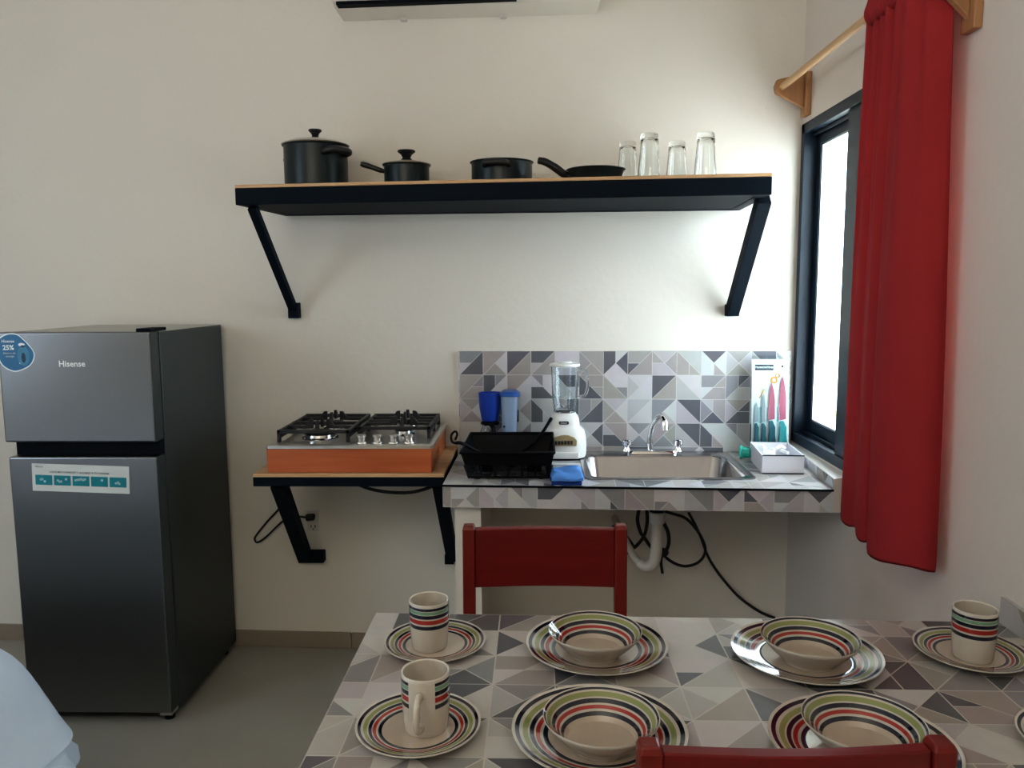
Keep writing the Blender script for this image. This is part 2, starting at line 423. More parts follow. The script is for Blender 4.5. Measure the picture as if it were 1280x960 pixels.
# outside
struct(MB().box(1.35, 40, -15, 40, -.3, -.05).build('ground_outside', M['ground']), 'bright pale ground outside the window', 'ground')
struct(MB().box(XR+WT+.001, 2.25, -2.75, 4.6, 2.62, 2.74).build('added_eave', M['ceil']), 'unseen pale eave added outside to cut sky light at the window', 'roof')  # unseen eave, added to keep high sky light out of the window
random.seed(5)
sh = thing('shrub', (2.45, 5.75, -.05), 'green leafy plant outside the window', 'plant')
s = MB()
for k in range(260):
    a = random.random()*2*PI; q = random.random(); rr = .42*math.sqrt(random.random()); z = .1+.62*q
    rr *= 1-.5*q; p = Vector((2.45+rr*math.cos(a), 5.75+rr*math.sin(a), z))
    d = Vector((math.cos(a), math.sin(a), random.uniform(-.2, .8))).normalized(); x = d.orthogonal().normalized()
    x = (Matrix.Rotation(random.random()*6, 3, d) @ x)
    l = random.uniform(.06, .11); s.poly([p, p+d*l*.5+x*l*.25, p+d*l, p+d*l*.5-x*l*.25])
s.build('foliage', M['leaf'], sh)
s = MB()
for k in range(7):
    a = k*.9; s.tube([(2.45, 5.75, -.05), (2.45+.1*math.cos(a), 5.75+.1*math.sin(a), .25), (2.45+.22*math.cos(a), 5.75+.22*math.sin(a), .5)], [.012, .009, .004], 6)
s.build('stem', M['leaf'], sh)

# ------------------------------------------------------------------ refrigerator
FX0, FX1, FY0, FYD, FYB = -1.885, -1.338, 2.775, 2.838, 3.425
t = thing('refrigerator', ((FX0+FX1)/2, 3.1, 0), 'tall two-door grey steel fridge standing left against the wall', 'refrigerator')
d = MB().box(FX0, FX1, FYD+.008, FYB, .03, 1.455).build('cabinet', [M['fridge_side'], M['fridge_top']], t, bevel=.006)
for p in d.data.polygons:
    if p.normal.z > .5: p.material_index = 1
MB().box(FX0+.012, FX1-.012, FYD-.002, FYD+.010, .05, 1.45).build('door_gasket', M['dark'], t)
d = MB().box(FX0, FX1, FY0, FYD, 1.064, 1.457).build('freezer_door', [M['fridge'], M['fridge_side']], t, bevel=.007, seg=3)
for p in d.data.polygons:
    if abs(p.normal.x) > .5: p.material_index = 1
tag(d, 'upper freezer door of brushed grey steel')
s = MB().text('Hisense', .030, (-1.621, FY0-.0015, 1.345), (1, 0, 0), (0, 0, 1), bold=.0006)
s.build('lettering', M['silver'], d, fixn=False)
# round blue energy sticker
s = MB(); ctr = (-1.818, 1.386)
pts2 = [(-.062, .046), (-.03, .066), (.006, .066), (.032, .046), (.060, .012), (.066, -.012), (.054, -.040), (.028, -.058), (-.010, -.068), (-.044, -.054), (-.062, -.030), (-.066, .01)]
out = [(p.x, p.y) for p in curve([(x, y, 0) for x, y in pts2], 5, True)]
s.mi = 0; s.prism(out, (ctr[0], FY0-.0006, ctr[1]), (1, 0, 0), (0, 0, 1), (0, 1, 0), .0006)
s.mi = 1; s.poly([(ctr[0]+x*.94, FY0-.0009, ctr[1]+y*.94) for x, y in out])
def st(txt, size, x, z, k, bold=0): s.mi = k; s.text(txt, size, (ctr[0]+x, FY0-.0014, ctr[1]+z), (1, 0, 0), (0, 0, 1), bold=bold)
st('Hisense', .0145, -.026, .040, 0, .0003); st('25%', .024, -.026, .017, 0, .0008)
st('Ahorro de', .0105, -.024, -.002, 2); st('energía', .0105, -.022, -.013, 2)
s.mi = 3
blob = lambda x, z, w, h, k: (setattr(s, 'mi', k), s.poly([(ctr[0]+x+w*math.cos(a*PI/6), FY0-.0013-.00002*k, ctr[1]+z+h*math.sin(a*PI/6)) for a in range(12)]))
blob(.026, -.012, .022, .036, 3); blob(.022, .028, .012, .006, 0); blob(.026, .022, .008, .004, 4); blob(.026, -.018, .008, .018, 4); blob(.034, -.012, .006, .010, 2); blob(.018, -.036, .009, .006, 0)
tag(s.build('sticker', [M['stickwhite'], M['stickblue'], M['stickpale'], M['stickmid'], M['stickdark']], d, fixn=False), 'round blue energy saving sticker')
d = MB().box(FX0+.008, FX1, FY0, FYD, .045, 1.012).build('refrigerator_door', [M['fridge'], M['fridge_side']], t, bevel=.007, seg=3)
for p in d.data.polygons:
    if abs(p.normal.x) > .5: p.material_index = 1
s = MB(); o = Vector((-1.793, FY0-.0008, .989)); u = Vector((.355, 0, -.012)).normalized(); w = Vector((.012, 0, .355)).normalized(); LW, LH = .352, .100
s.mi = 0; s.prism([(0, -LH), (LW, -LH), (LW, 0), (0, 0)], o, u, w, (0, 1, 0), .0008)
e = o+Vector((0, -.0006, 0)); s.mi = 1
for k in range(5):
    x0 = .012+k*.0672; s.mi = 1; s.poly([e+u*x0+w*-.077, e+u*(x0+.061)+w*-.077, e+u*(x0+.061)+w*-.041, e+u*x0+w*-.041])
    s.mi = 3; random.seed(k+3)
    for q in range((3, 4, 6, 1, 3)[k]):
        cx = x0+.012+(.04*q/6 if k == 2 else random.random()*.035); cy = -.059+random.uniform(-.006, .008)
        s.poly([e+Vector((0, -.0004, 0))+u*(cx+.005*math.cos(a*PI/4))+w*(cy+.005*math.sin(a*PI/4)) for a in range(8)])
s.mi = 2; s.text('Hisense', .009, e+u*.027+w*-.011, u, w)
s.text('LLEVE MÁS CONFORT Y AHORRO A TU COCINA', .0098, e+u*.172+w*-.029, u, w, bold=.0001)
tag(s.build('label', [M['stickpale'], M['stickteal'], M['ink'], M['paleblue']], d, fixn=False), 'white sticker with five teal picture boxes')
MB().box(FX0+.02, FX1-.004, FYD-.03, FYD+.006, 1.013, 1.063).build('handle_recess', M['dark'], t)
h = MB(); h.box(FX1-.055, FX1-.002, FY0+.012, FYD+.07, 1.457, 1.468); h.build('hinge', M['dark'], t, bevel=.002)
h = MB(); h.box(FX1-.05, FX1-.004, FY0+.008, FYD+.0, .032, .043); h.build('hinge', M['steel'], t, bevel=.002)
for x in (FX0+.05, FX1-.035):
    for y in (FY0+.055, FYB-.06):
        MB().lathe([(0, 0), (.018, 0), (.018, .012), (.009, .014), (.009, .032), (0, .032)], (x, y, 0), 16).build('foot', M['plastic'], t, smooth=40)

# ------------------------------------------------------------------ wall shelf
SB, ST = 1.910, 1.982
BL, BR, FL, FR = (-1.045, WY(-1.045)-.001), (.844, WY(.844)-.001), (-1.088, 2.974), (.808, 2.79)
lerp = lambda a, b, t: tuple(a[i]+(b[i]-a[i])*t for i in range(len(a)))
def quadpt(u, v): return lerp(lerp(FL, FR, u), lerp(BL, BR, u), v)
t = thing('wall_shelf', (-.1, 3.4, SB), 'long black steel wall shelf with a plank top carrying pans and glasses', 'shelf')
MB().hexa([FL, FR, BR, BL], ST-.012, ST).build('board', M['plank'], t, bevel=.002)
f = MB(); f.hexa([FL, FR, quadpt(1, .09), quadpt(0, .09)], SB, ST-.0125).hexa([quadpt(0, .91), quadpt(1, .91), BR, BL], SB, ST-.0125)
f.hexa([quadpt(0, .09), quadpt(.022, .09), quadpt(.022, .91), quadpt(0, .91)], SB, ST-.0125).hexa([quadpt(.978, .09), quadpt(1, .09), quadpt(1, .91), quadpt(.978, .91)], SB, ST-.0125)
f.hexa([quadpt(.022, .09), quadpt(.978, .09), quadpt(.978, .91), quadpt(.022, .91)], SB+.0015, ST-.0125)
f.build('frame', M['black'], t, bevel=.002)
def brace(parent, x0, y0, z0, x1, z1, w, foot):
    b = MB(); yw = WY(x1)-.001
    b.bar((x0, y0, z0), (x1, yw-.03, z1), w, w, up=(1, 0, 0)); b.box(*foot[0], yw-.045, yw, *foot[1])
    return b.build('bracket', M['black'], parent, bevel=.002)
brace(t, -1.045, 3.03, SB-.002, -1.018, 1.52, .032, ((-1.037, -.994), (1.480, 1.545)))
brace(t, .812, 2.90, SB-.002, .817, 1.505, .048, ((.792, .842), (1.482, 1.53)))

# pans on the shelf
def knob(mb, c, h, r): mb.lathe([(0, 0), (r*.75, 0), (r*.7, .006), (r*.45, h*.35), (r*.6, h*.6), (r, h*.85), (r*.95, h*.97), (r*.6, h), (0, h)], c, 20)
def pot_body(c, r, h, wall=.003, lip=.006):
    return MB().lathe([(0, 0), (r*.94, 0), (r*.985, .006), (r, .02), (r, h-.004), (r+lip, h), (r+lip, h+.002), (r-wall, h), (r-wall, .01), (r*.9, .005), (0, .004)], c, 56)
def side_handle(c, r, z, ang, out=.032, half=.05, th=.009):
    c = Vector(c); d = Vector((math.cos(ang), math.sin(ang), 0)); q = Vector((-d.y, d.x, 0)); h = MB()
    k = curve([c+d*(r*.93)+q*half+Vector((0, 0, z)), c+d*(r+out*.75)+q*half*.85+Vector((0, 0, z+.004)), c+d*(r+out)+Vector((0, 0, z+.006)), c+d*(r+out*.75)-q*half*.85+Vector((0, 0, z+.004)), c+d*(r*.93)-q*half+Vector((0, 0, z))], 6)
    return h.tube(k, th, 10, flat=1.1)
c = (-.845, 3.2, ST+.001)
t = thing('stock_pot', c, 'large deep dark stock pot with domed lid, leftmost on the wall shelf', 'pot')
pot_body(c, .122, .170).build('body', M['enamel'], t, smooth=40)
side_handle(c, .122, .135, math.radians(-38), .036, .052, .012).build('handle', M['bakelite'], t, smooth=50); side_handle(c, .122, .125, math.radians(142), .022).build('handle', M['bakelite'], t, smooth=50)
l = MB().lathe([(.129, .1725), (.131, .175), (.128, .178), (.1, .188), (.06, .196), (.02, .199), (0, .199)], c, 56).build('lid', M['steel'], t, smooth=50)
k = MB(); knob(k, (c[0], c[1], c[2]+.196), .040, .026); k.build('knob', M['bakelite'], l, smooth=40)
c = (-.49, 3.2, ST+.001)
t = thing('saucepan', c, 'small dark lidded saucepan with one long handle on the wall shelf', 'pan')
pot_body(c, .0875, .094).build('body', M['enamel'], t, smooth=40)
MB().tube(curve([(c[0]-.078, c[1]-.01, c[2]+.070), (c[0]-.105, c[1]-.015, c[2]+.078), (c[0]-.145, c[1]-.02, c[2]+.092), (c[0]-.175, c[1]-.025, c[2]+.100)], 5), [.008]*4+[.010]*6+[.011]*4+[.009]*2, 10).build('handle', M['bakelite'], t, smooth=50)
l = MB().lathe([(.093, .0965), (.095, .099), (.09, .102), (.06, .109), (.02, .112), (0, .112)], c, 48).build('lid', M['steel'], t, smooth=50)
k = MB(); knob(k, (c[0], c[1], c[2]+.110), .044, .035); k.build('knob', M['bakelite'], l, smooth=40)
c = (-.117, 3.15, ST+.001)
t = thing('casserole', c, 'low wide dark pan without a lid in the middle of the wall shelf', 'pan')
pot_body(c, .116, .094).build('body', M['enamel'], t, smooth=40)
side_handle(c, .116, .072, math.radians(-98), .03, .045, .010).build('handle', M['bakelite'], t, smooth=50); side_handle(c, .116, .072, math.radians(82), .03, .045, .010).build('handle', M['bakelite'], t, smooth=50)
c = (.232, 3.02, ST+.001)
t = thing('frying_pan', c, 'shallow dark frying pan with thick raised handle on the wall shelf', 'pan')
MB().lathe([(0, 0), (.08, 0), (.09, .004), (.103, .042), (.109, .046), (.107, .048), (.1, .044), (.086, .008), (.078, .005), (0, .004)], c, 56).build('body', M['enamel'], t, smooth=40)
MB().tube(curve([(c[0]-.090, c[1]-.01, c[2]+.022), (c[0]-.118, c[1]-.014, c[2]+.032), (c[0]-.15, c[1]-.02, c[2]+.054), (c[0]-.185, c[1]-.025, c[2]+.073), (c[0]-.212, c[1]-.03, c[2]+.078)], 5), [.012]*5+[.015]*6+[.014]*6+[.013]*3+[.009], 12).build('handle', M['bakelite'], t, smooth=50)
# tumblers standing upside down
H, RB, RT_ = .170, .042, .0305
tum = MB().lathe([(RB, 0), (RB-.0006, .004), (RT_+.0005, H-.008), (RT_-.001, H-.002), (RT_-.004, H), (RT_*.5, H-.0015), (0, H-.002), (0, H-.016), (RT_*.6, H-.018), (RT_-.006, H-.024), (RT_-.0024, H-.04), (RB-.0028, .004), (RB-.0016, 0)], (0, 0, 0), 40, close=False)
n0 = len(tum.v)
for i in range(40): tum.face((i, (i+1) % 40, n0-40+(i+1) % 40, n0-40+i))
tum = tum.build('tumbler', M['clear'], smooth=50)
spots = [(.365, 3.165, 'clear tall tumbler upside down beside the frying pan, leftmost glass'), (.424, 3.0, 'clear tall tumbler upside down, second glass from the frying pan'),
         (.552, 3.165, 'clear tall tumbler upside down, third glass from the frying pan'), (.627, 3.0, 'clear tall tumbler upside down nearest the window, rightmost glass')]
for i, (x, y, lb) in enumerate(spots):
    o = tum if i == 0 else copy_tree(tum)
    o.location = (x, y, ST+.0008); tag(o, lb, 'glass', 'upside-down tumblers on the wall shelf')

# ------------------------------------------------------------------ air conditioner
t = thing('air_conditioner', (-.25, WY(-.25), 2.69), 'white wall air conditioner above the shelf, cut by the top edge', 'air conditioner')
AX0, AX1 = -.772, .262
yb = lambda x: WY(x)-.0005
prof = [(0, 0), (.15, 0), (.19, .012), (.215, .06), (.215, .26), (.19, .28), (0, .285)]
rings = []
for x in (AX0, AX1): rings.append([(x, yb(x)-d, 2.690+z) for d, z in prof])
MB().loft(rings, cap0=True, cap1=True).build('housing', M['ac'], t, bevel=.004)
MB().hexa([(AX0+.02, yb(AX0)-.208), (AX1-.32, yb(AX1-.32)-.208), (AX1-.32, yb(AX1)-.165), (AX0+.02, yb(AX0)-.165)], 2.686, 2.698).build('louver', M['dark'], t)
for x in (-.52, -.115): MB().box(x-.012, x+.012, yb(x)-.03, yb(x)-.002, 2.680, 2.69).build('clip', M['outlet'], t)

# ------------------------------------------------------------------ stove shelf
t = thing('stove_shelf', (-.68, 3.4, .88), 'short black steel wall shelf with pale planks under the gas hob', 'shelf')
SX0, SX1, SY0, SZ = -1.031, -.326, 2.868, .929
wb = [(SX0, SY0), (SX1, SY0), (SX1, WY(SX1)-.001), (SX0, WY(SX0)-.001)]
pl = MB()
for k in range(4):
    y0 = SY0+k*(.53/4); q = .0012
    pl.hexa([(SX0, y0), (SX1, y0), (SX1, y0+.53/4-q), (SX0, y0+.53/4-q)], SZ-.013, SZ)
pl.build('board', M['plank'], t, bevel=.001)
f = MB(); f.box(SX0, SX1, SY0, SY0+.04, .881, SZ-.0135)
f.hexa([(SX0, WY(SX0)-.04), (SX1, WY(SX1)-.04), (SX1, WY(SX1)-.001), (SX0, WY(SX0)-.001)], .881, SZ-.0135)
f.box(SX0, SX0+.04, SY0+.04, 3.37, .881, SZ-.0135).box(SX1-.04, SX1, SY0+.04, 3.36, .881, SZ-.0135).box(SX0+.04, SX1-.04, SY0+.04, 3.36, .895, SZ-.0135)
f.build('frame', M['black'], t, bevel=.002)
brace(t, -.955, 2.925, .882, -1.008, .432, .052, ((-1.034, -.922), (.406, .455)))
brace(t, -.352, 2.925, .882, -.352, .44, .046, ((-.385, -.345), (.412, .455)))
g = MB(); yy = 2.99
g.tube(curve([(-.70, yy, .89), (-.66, yy, .855), (-.58, yy, .832), (-.47, yy, .828), (-.38, yy+.02, .850), (-.335, yy+.05, .884)], 6), .0065, 8)
tag(g.build('gas_hose', M['rubber'], smooth=60), 'black hose sagging under the stove shelf', 'hose')

# wooden box and hob
HX0, HX1, HY0, HY1, HZ = -.981, -.373, 2.884, 3.372, 1.019
t = thing('hob_box', (-.677, 3.12, SZ), 'orange varnished wooden box holding up the steel gas hob', 'box')
for y in (HY0, HY1-.018): MB().box(HX0, HX1, y, y+.018, SZ+.0005, HZ).build('panel', M['boxwood'], t, bevel=.002)
for x in (HX0, HX1-.018): MB().box(x, x+.018, HY0+.018, HY1-.018, SZ+.0005, HZ).build('side_panel', M['boxwood'], t, bevel=.002)
t = thing('gas_hob', (-.677, 3.12, HZ), 'steel four-burner gas hob with black grates on the orange box', 'stove')
pl = MB(); o_ = rrect(HX0-.002, HX1+.006, HY0-.004, HY1+.002, .012, 4); i_ = rrect(HX0+.012, HX1-.010, HY0+.012, HY1-.012, .012, 4); j_ = rrect(HX0+.03, HX1-.028, HY0+.028, HY1-.03, .015, 4)
Z3 = lambda q, z: [(x, y, z) for x, y in q]
pl.loft([Z3(o_, HZ+.0006), Z3(o_, HZ+.011), Z3(i_, HZ+.016), Z3(j_, HZ+.011)], cap0=True, cap1=True)
pl.build('steel_plate', M['steel'], t, smooth=35)
PZ = HZ+.011
for bx_, by_, br_ in ((-.826, 3.055, .060), (-.822, 3.285, .04), (-.512, 3.125, .034), (-.522, 3.30, .044)):
    bo = MB().lathe([(br_+.012, 0), (br_+.010, .004), (br_, .006), (br_, .016), (br_*.7, .018), (0, .018)], (bx_, by_, PZ), 32).build('burner', M['chrome'], t, smooth=40)
    MB().lathe([(0, .018), (br_*.85, .018), (br_*.88, .022), (br_*.8, .026), (br_*.4, .028), (0, .028)], (bx_, by_, PZ), 32).build('burner_cap', M['iron'], bo, smooth=40)
def grate(x0, x1, y0, y1, burners):
    g = MB(); zt = PZ+.047; w = .013
    for x, y in ((x0, y0), (x1, y0), (x0, y1), (x1, y1), (x0, (y0+y1)/2), (x1, (y0+y1)/2)): g.box(x-w/2, x+w/2, y-w/2, y+w/2, PZ+.001, zt)
    for y in (y0, (y0+y1)/2, y1): g.box(x0-w/2, x1+w/2, y-w/2, y+w/2, zt-w, zt)
    for x in (x0, x1): g.box(x-w/2, x+w/2, y0, y1, zt-w*.9, zt-w*.1); g.bar((x, y0, PZ+.022), (x, y1, PZ+.026), .010, .014)
    for bx, by in burners:
        ym = (y0+y1)/2; yl, yh = (y0, ym) if by < ym else (ym, y1)
        for a, e in (((x0, by), (bx-.026, by)), ((x1, by), (bx+.026, by)), ((bx, yl), (bx, by-.026)), ((bx, yh), (bx, by+.026))):
            g.bar((*a, zt-w/2), (*e, zt-w/2+.002), .011, w)
            d = Vector((e[0]-a[0], e[1]-a[1], 0)).normalized()
            g.prism([(0, 0), (.032, 0), (.014, .026), (0, .028)], (e[0]-d.y*.0055, e[1]+d.x*.0055, zt-.002), -d, (0, 0, 1), Vector((d.y, -d.x, 0)), .011)
    return g.build('grate', M['iron'], t, bevel=.0015)
grate(-.955, -.695, 2.955, 3.345, ((-.826, 3.055), (-.822, 3.255)))
grate(-.665, -.400, 3.03, 3.345, ((-.512, 3.125), (-.522, 3.265)))
for x in (-.642, -.582, -.522, -.464):
    MB().lathe([(.021, 0), (.020, .004), (.015, .006), (.0155, .020), (.018, .023), (.018, .029), (.015, .031), (0, .031)], (x, 2.945, PZ), 24).build('knob', M['steel'], t, smooth=35)

# outlet, plug and cable
wy = WY(-.975)
t = thing('wall_outlet', (-.972, wy, .58), 'white double wall socket below the stove shelf', 'outlet')
MB().box(-.998, -.945, wy-.008, wy, .538, .635).build('plate', M['outlet'], t, bevel=.003)
for z in (.61, .562):
    s = MB()
    for dx in (-.009, .009): s.box(-.972+dx-.0018, -.972+dx+.0018, wy-.0095, wy-.0075, z-.006, z+.006)
    s.lathe([(0, .002), (.003, .002), (.003, 0)], (-.972, wy-.0075, z-.012), 10, axis=(Vector((1, 0, 0)), Vector((0, 0, 1)), Vector((0, -1, 0))))
    s.build('socket_holes', M['dark'], t)
PX = lambda px, py, off: (-.978+(px-390)*.00342, WY(-.978+(px-390)*.00342)-off, .585-(py-651)*.00342)
t = thing('power_cord', PX(392, 645, .02), 'thin black cord looping behind the stove shelf bracket to the socket', 'cord')
MB().tube(curve([PX(358, 600, .02), PX(358, 614, .015), PX(355, 625, .012), PX(346, 637, .012), PX(330, 654, .012), PX(316, 671, .012), PX(314, 677, .012), PX(318, 680, .012), PX(330, 672, .012), PX(350, 653, .014), PX(362, 646, .016), PX(376, 644, .022), PX(385, 645, .026)], 6), .0042, 8).build('cable', M['rubber'], t, smooth=60)
MB().bar(PX(384, 645, .024), PX(395, 644, .022), .026, .028).build('plug', M['rubber'], t, bevel=.006)

# ------------------------------------------------------------------ counter
CZ0, CZ = .832, .913
cFL, cFR = (-.320, 2.768), (1.024, 2.703)
cBL, cBR = (-.310, WY(-.31)-.001), (1.062, WY(1.062)-.001)
t = thing('kitchen_counter', (.35, 3.1, 0), 'tiled masonry counter with grey triangle pattern holding the sink', 'counter')
CW = 1.344
def cmap(p, z=CZ):                              # p in metres along front edge and depth -> bilinear quad
    u, v = p[0]/CW, p[1]/.63
    a = lerp(cFL, cFR, u); b_ = lerp(cBL, cBR, u); q = lerp(a, b_, v); return (q[0], q[1], z)
def cinv(x, y):
    u, v = .5, .5
    for _ in range(30):
        u = (x-lerp(cFL, cBL, v)[0])/(lerp(cFR, cBR, v)[0]-lerp(cFL, cBL, v)[0]); ya = lerp(cFL, cFR, u)[1]; yb_ = lerp(cBL, cBR, u)[1]; v = (y-ya)/(yb_-ya)
    return u*CW, v*.63
hx0, hy0 = cinv(.205, 2.865); hx1, hy1 = cinv(.785, 3.325)
s = MB(); rects = [(0, hx0, 0, .63), (hx1, CW, 0, .63), (hx0, hx1, 0, hy0), (hx0, hx1, hy1, .63)]
tiles(s, (0, 0, 0), (1, 0, 0), (0, 1, 0), rects, seed=4, mapf=cmap)
s.col = (.4, .4, .42)
for (x0, x1, y0, y1) in rects: s.poly([cmap((x0, y0), CZ0), cmap((x0, y1), CZ0), cmap((x1, y1), CZ0), cmap((x1, y0), CZ0)])
for a, b_ in (((0, 0), (0, .63)), ((CW, 0), (CW, .63)), ((hx0, hy0), (hx1, hy0)), ((hx0, hy1), (hx1, hy1)), ((hx0, hy0), (hx0, hy1)), ((hx1, hy0), (hx1, hy1)), ((0, .63), (CW, .63))):
    s.poly([cmap(a, CZ0), cmap(b_, CZ0), cmap(b_, CZ), cmap(a, CZ)])
tiles(s, (0, 0, 0), (1, 0, 0), (0, 0, 1), [(0, CW, 0, CZ-CZ0-.006)], seed=9, ofs=(.03, -.019), mapf=lambda p: (cFL[0]+(cFR[0]-cFL[0])*p[0]/CW, cFL[1]+(cFR[1]-cFL[1])*p[0]/CW, CZ0+p[1]))
s.build('countertop', M['tile'], t, fixn=False)
e = MB(); e.bar((cFL[0], cFL[1]-.001, CZ-.003), (cFR[0], cFR[1]-.001, CZ-.003), .006, .0065); e.build('edge_trim', M['dark'], t)
MB().hexa([(-.281, 2.80), (-.188, 2.80), (-.184, WY(-.184)-.001), (-.277, WY(-.277)-.001)], 0, CZ0-.0005).build('support_panel', M['wall'], t)
# splashbacks
t = MB(); s0 = (-.316, WY(-.316)-.012); s1 = (1.066, WY(1.066)-.012); SW = 1.384; SH = 1.337-CZ
sm = lambda p: (s0[0]+(s1[0]-s0[0])*p[0]/SW, s0[1]+(s1[1]-s0[1])*p[0]/SW, CZ+.001+p[1])
tiles(t, (0, 0, 0), (1, 0, 0), (0, 0, 1), [(0, SW, 0, SH)], seed=21, ofs=(.004, SH), mapf=sm)
t.col = (.62, .61, .60)
w0, w1 = (s0[0], WY(s0[0])-.0005), (s1[0], WY(s1[0])-.0005)
t.poly([(*s0, CZ+.001+SH), (*s1, CZ+.001+SH), (*w1, CZ+.001+SH), (*w0, CZ+.001+SH)]).poly([(*s0, CZ+.001), (*s0, CZ+.001+SH), (*w0, CZ+.001+SH), (*w0, CZ+.001)]).poly([(*s1, CZ+.001), (*w1, CZ+.001), (*w1, CZ+.001+SH), (*s1, CZ+.001+SH)])
tag(t.build('tile_backsplash', M['tile'], fixn=False), 'grey triangle patterned tile backsplash on the wall behind the sink', 'backsplash')
sd = MB(); a0 = (cFR[0], cFR[1]); a1 = (1.062, s1[1]-.002); zt = .955
L_ = math.hypot(a1[0]-a0[0], a1[1]-a0[1])
am = lambda p: (a0[0]+(a1[0]-a0[0])*p[0]/L_, a0[1]+(a1[1]-a0[1])*p[0]/L_, CZ+.001+p[1])
tiles(sd, (0, 0, 0), (1, 0, 0), (0, 0, 1), [(0, L_, 0, zt-CZ-.006)], seed=31, mapf=am)
sd.col = (.78, .78, .76); sd.poly([(*a0, zt-.005), (*a1, zt-.005), (XR-.0005, a1[1], zt), (XR-.0005, a0[1], zt)])
sd.col = (.58, .55, .50); sd.poly([(*a0, CZ0), (*a0, zt-.005), (XR-.02, a0[1], zt), (XR-.02, a0[1], CZ0)])
tag(sd.build('side_splash', M['tile'], fixn=False), 'low tiled strip with white top edge below the window sill', 'backsplash')

# sink
t = thing('sink', (.49, 3.1, CZ), 'rectangular stainless steel sink basin set in the tiled counter', 'sink')
zz = CZ+.0008
b = MB(); ro = rrect(.188, .806, 2.842, 3.338, .03); ri = rrect(.210, .782, 2.866, 3.245, .05); ri2 = rrect(.216, .776, 2.872, 3.24, .05); rm = rrect(.226, .766, 2.884, 3.230, .05); rb = rrect(.245, .745, 2.90, 3.212, .06)
b.loft([Z3(ro, zz), Z3(ro, zz+.004), Z3(ri, zz+.003), Z3(ri2, zz-.004), Z3(rm, zz-.10), Z3(rb, zz-.126)])
b.face(range(len(b.v)-28, len(b.v)))
ob = b.build('basin', M['sink'], t, smooth=50)
MB().lathe([(.045, .0008), (.04, .003), (.03, .0015), (0, .0005)], (.485, 3.08, zz-.126), 28).build('drain', M['chrome'], t, smooth=40)
t = thing('faucet', (.49, 3.29, CZ), 'chrome two-handle faucet with curved spout behind the sink', 'faucet')
b = MB(); q = rrect(.385, .60, 3.262, 3.318, .026); b.loft([Z3(q, zz+.004), Z3(q, zz+.012), Z3(rrect(.39, .595, 3.267, 3.313, .022), zz+.018)], cap0=True, cap1=True); b.build('base_plate', M['chrome'], t, smooth=40)
b = MB(); b.tube(curve([(.486, 3.29, zz+.016), (.484, 3.29, zz+.06), (.490, 3.285, zz+.11), (.507, 3.27, zz+.152), (.522, 3.245, zz+.166), (.530, 3.22, zz+.150), (.532, 3.212, zz+.115)], 6), [.013]*6+[.011]*12+[.012]*12+[.015]*7, 14)
b.build('spout', M['chrome'], t, smooth=60)
for x in (.388, .600):
    b = MB().lathe([(.018, .014), (.016, .02), (.011, .03), (.011, .036), (.019, .040), (.020, .058), (.016, .062), (0, .063)], (x, 3.29, zz), 20).build('handle', M['chrome'], t, smooth=40)

# drain pipe and hoses under the sink
t = thing('drain_pipe', (.47, 3.1, .78), 'white plastic drain pipe curving down under the sink', 'pipe')
yp = 3.08
MB().lathe([(.055, 0), (.055, -.012), (.036, -.03), (.030, -.055), (0, -.055)], (.485, yp, zz-.128), 24).build('strainer', M['dark'], t, smooth=40)
MB().lathe([(0, 0), (.031, 0), (.031, -.045), (0, -.045)], (.485, yp, .728), 24).build('nut', M['outlet'], t, smooth=40, bevel=.003)
MB().tube(curve([(.485, yp, .70), (.485, yp, .60), (.483, yp, .555), (.472, yp, .517), (.445, yp+.01, .502), (.42, yp+.03, .515), (.40, yp+.07, .535), (.375, yp+.15, .575), (.35, WY(.35)-.003, .62)], 6), [.023]*20+[.022]*10+[.015]*19, 16).build('trap', M['ivory'], t, smooth=60)
HP = lambda px, py, y: ((px-640)/1004*y*1.01-.026*y+.0, y, 1.6-(py-480+119)/1004*y*1.0-.028*(y-3.2))
def hx(px, py, y):                              # small helper in metres measured on the plane y
    k = y/3.2
    return (((px-797)*.003285+.425)*k, y, 1.6+((.676-1.6)-(py-645)*.0034)*k)
h = MB().tube(curve([hx(799, 636, 3.2), hx(797, 650, 3.2), hx(801, 665, 3.22), hx(806, 672, 3.24), hx(813, 682, 3.26), hx(822, 692, 3.27), hx(830, 692, 3.2), hx(836, 680, 3.16), hx(835, 665, 3.16), hx(829, 652, 3.18), hx(826, 640, 3.2)], 6), .0075, 8)
tag(h.build('water_hose', M['rubber'], smooth=60), 'black water hose hanging around the white drain pipe', 'hose')
h = MB().tube(curve([hx(808, 636, 3.15), hx(809, 652, 3.15), hx(806, 668, 3.17), hx(798, 680, 3.2), hx(788, 688, 3.25), hx(780, 694, 3.3), hx(778, 694, 3.3)], 6), .007, 8)
h.tube(curve([hx(766, 657, 3.3), hx(776, 663, 3.3), hx(786, 673, 3.28), hx(792, 682, 3.26)], 5), .006, 8)
tag(h.build('water_hose', M['rubber'], smooth=60), 'short black hose crossing left of the drain pipe', 'hose')
t = thing('extension_cord', hx(830, 690, 3.25), 'black cord coiled beside the drain pipe and running down the wall', 'cord')
h = MB(); h.tube(curve([hx(826, 638, 3.25), hx(840, 642, 3.25), hx(857, 648, 3.26), hx(872, 664, 3.27), hx(881, 682, 3.28), hx(880, 694, 3.28), hx(872, 703, 3.27), hx(858, 707, 3.26), hx(845, 704, 3.26), hx(834, 697, 3.25), hx(829, 690, 3.24), hx(833, 686, 3.23), hx(828, 694, 3.23), hx(827, 703, 3.24), hx(829, 716, 3.24)], 6), .0062, 8)
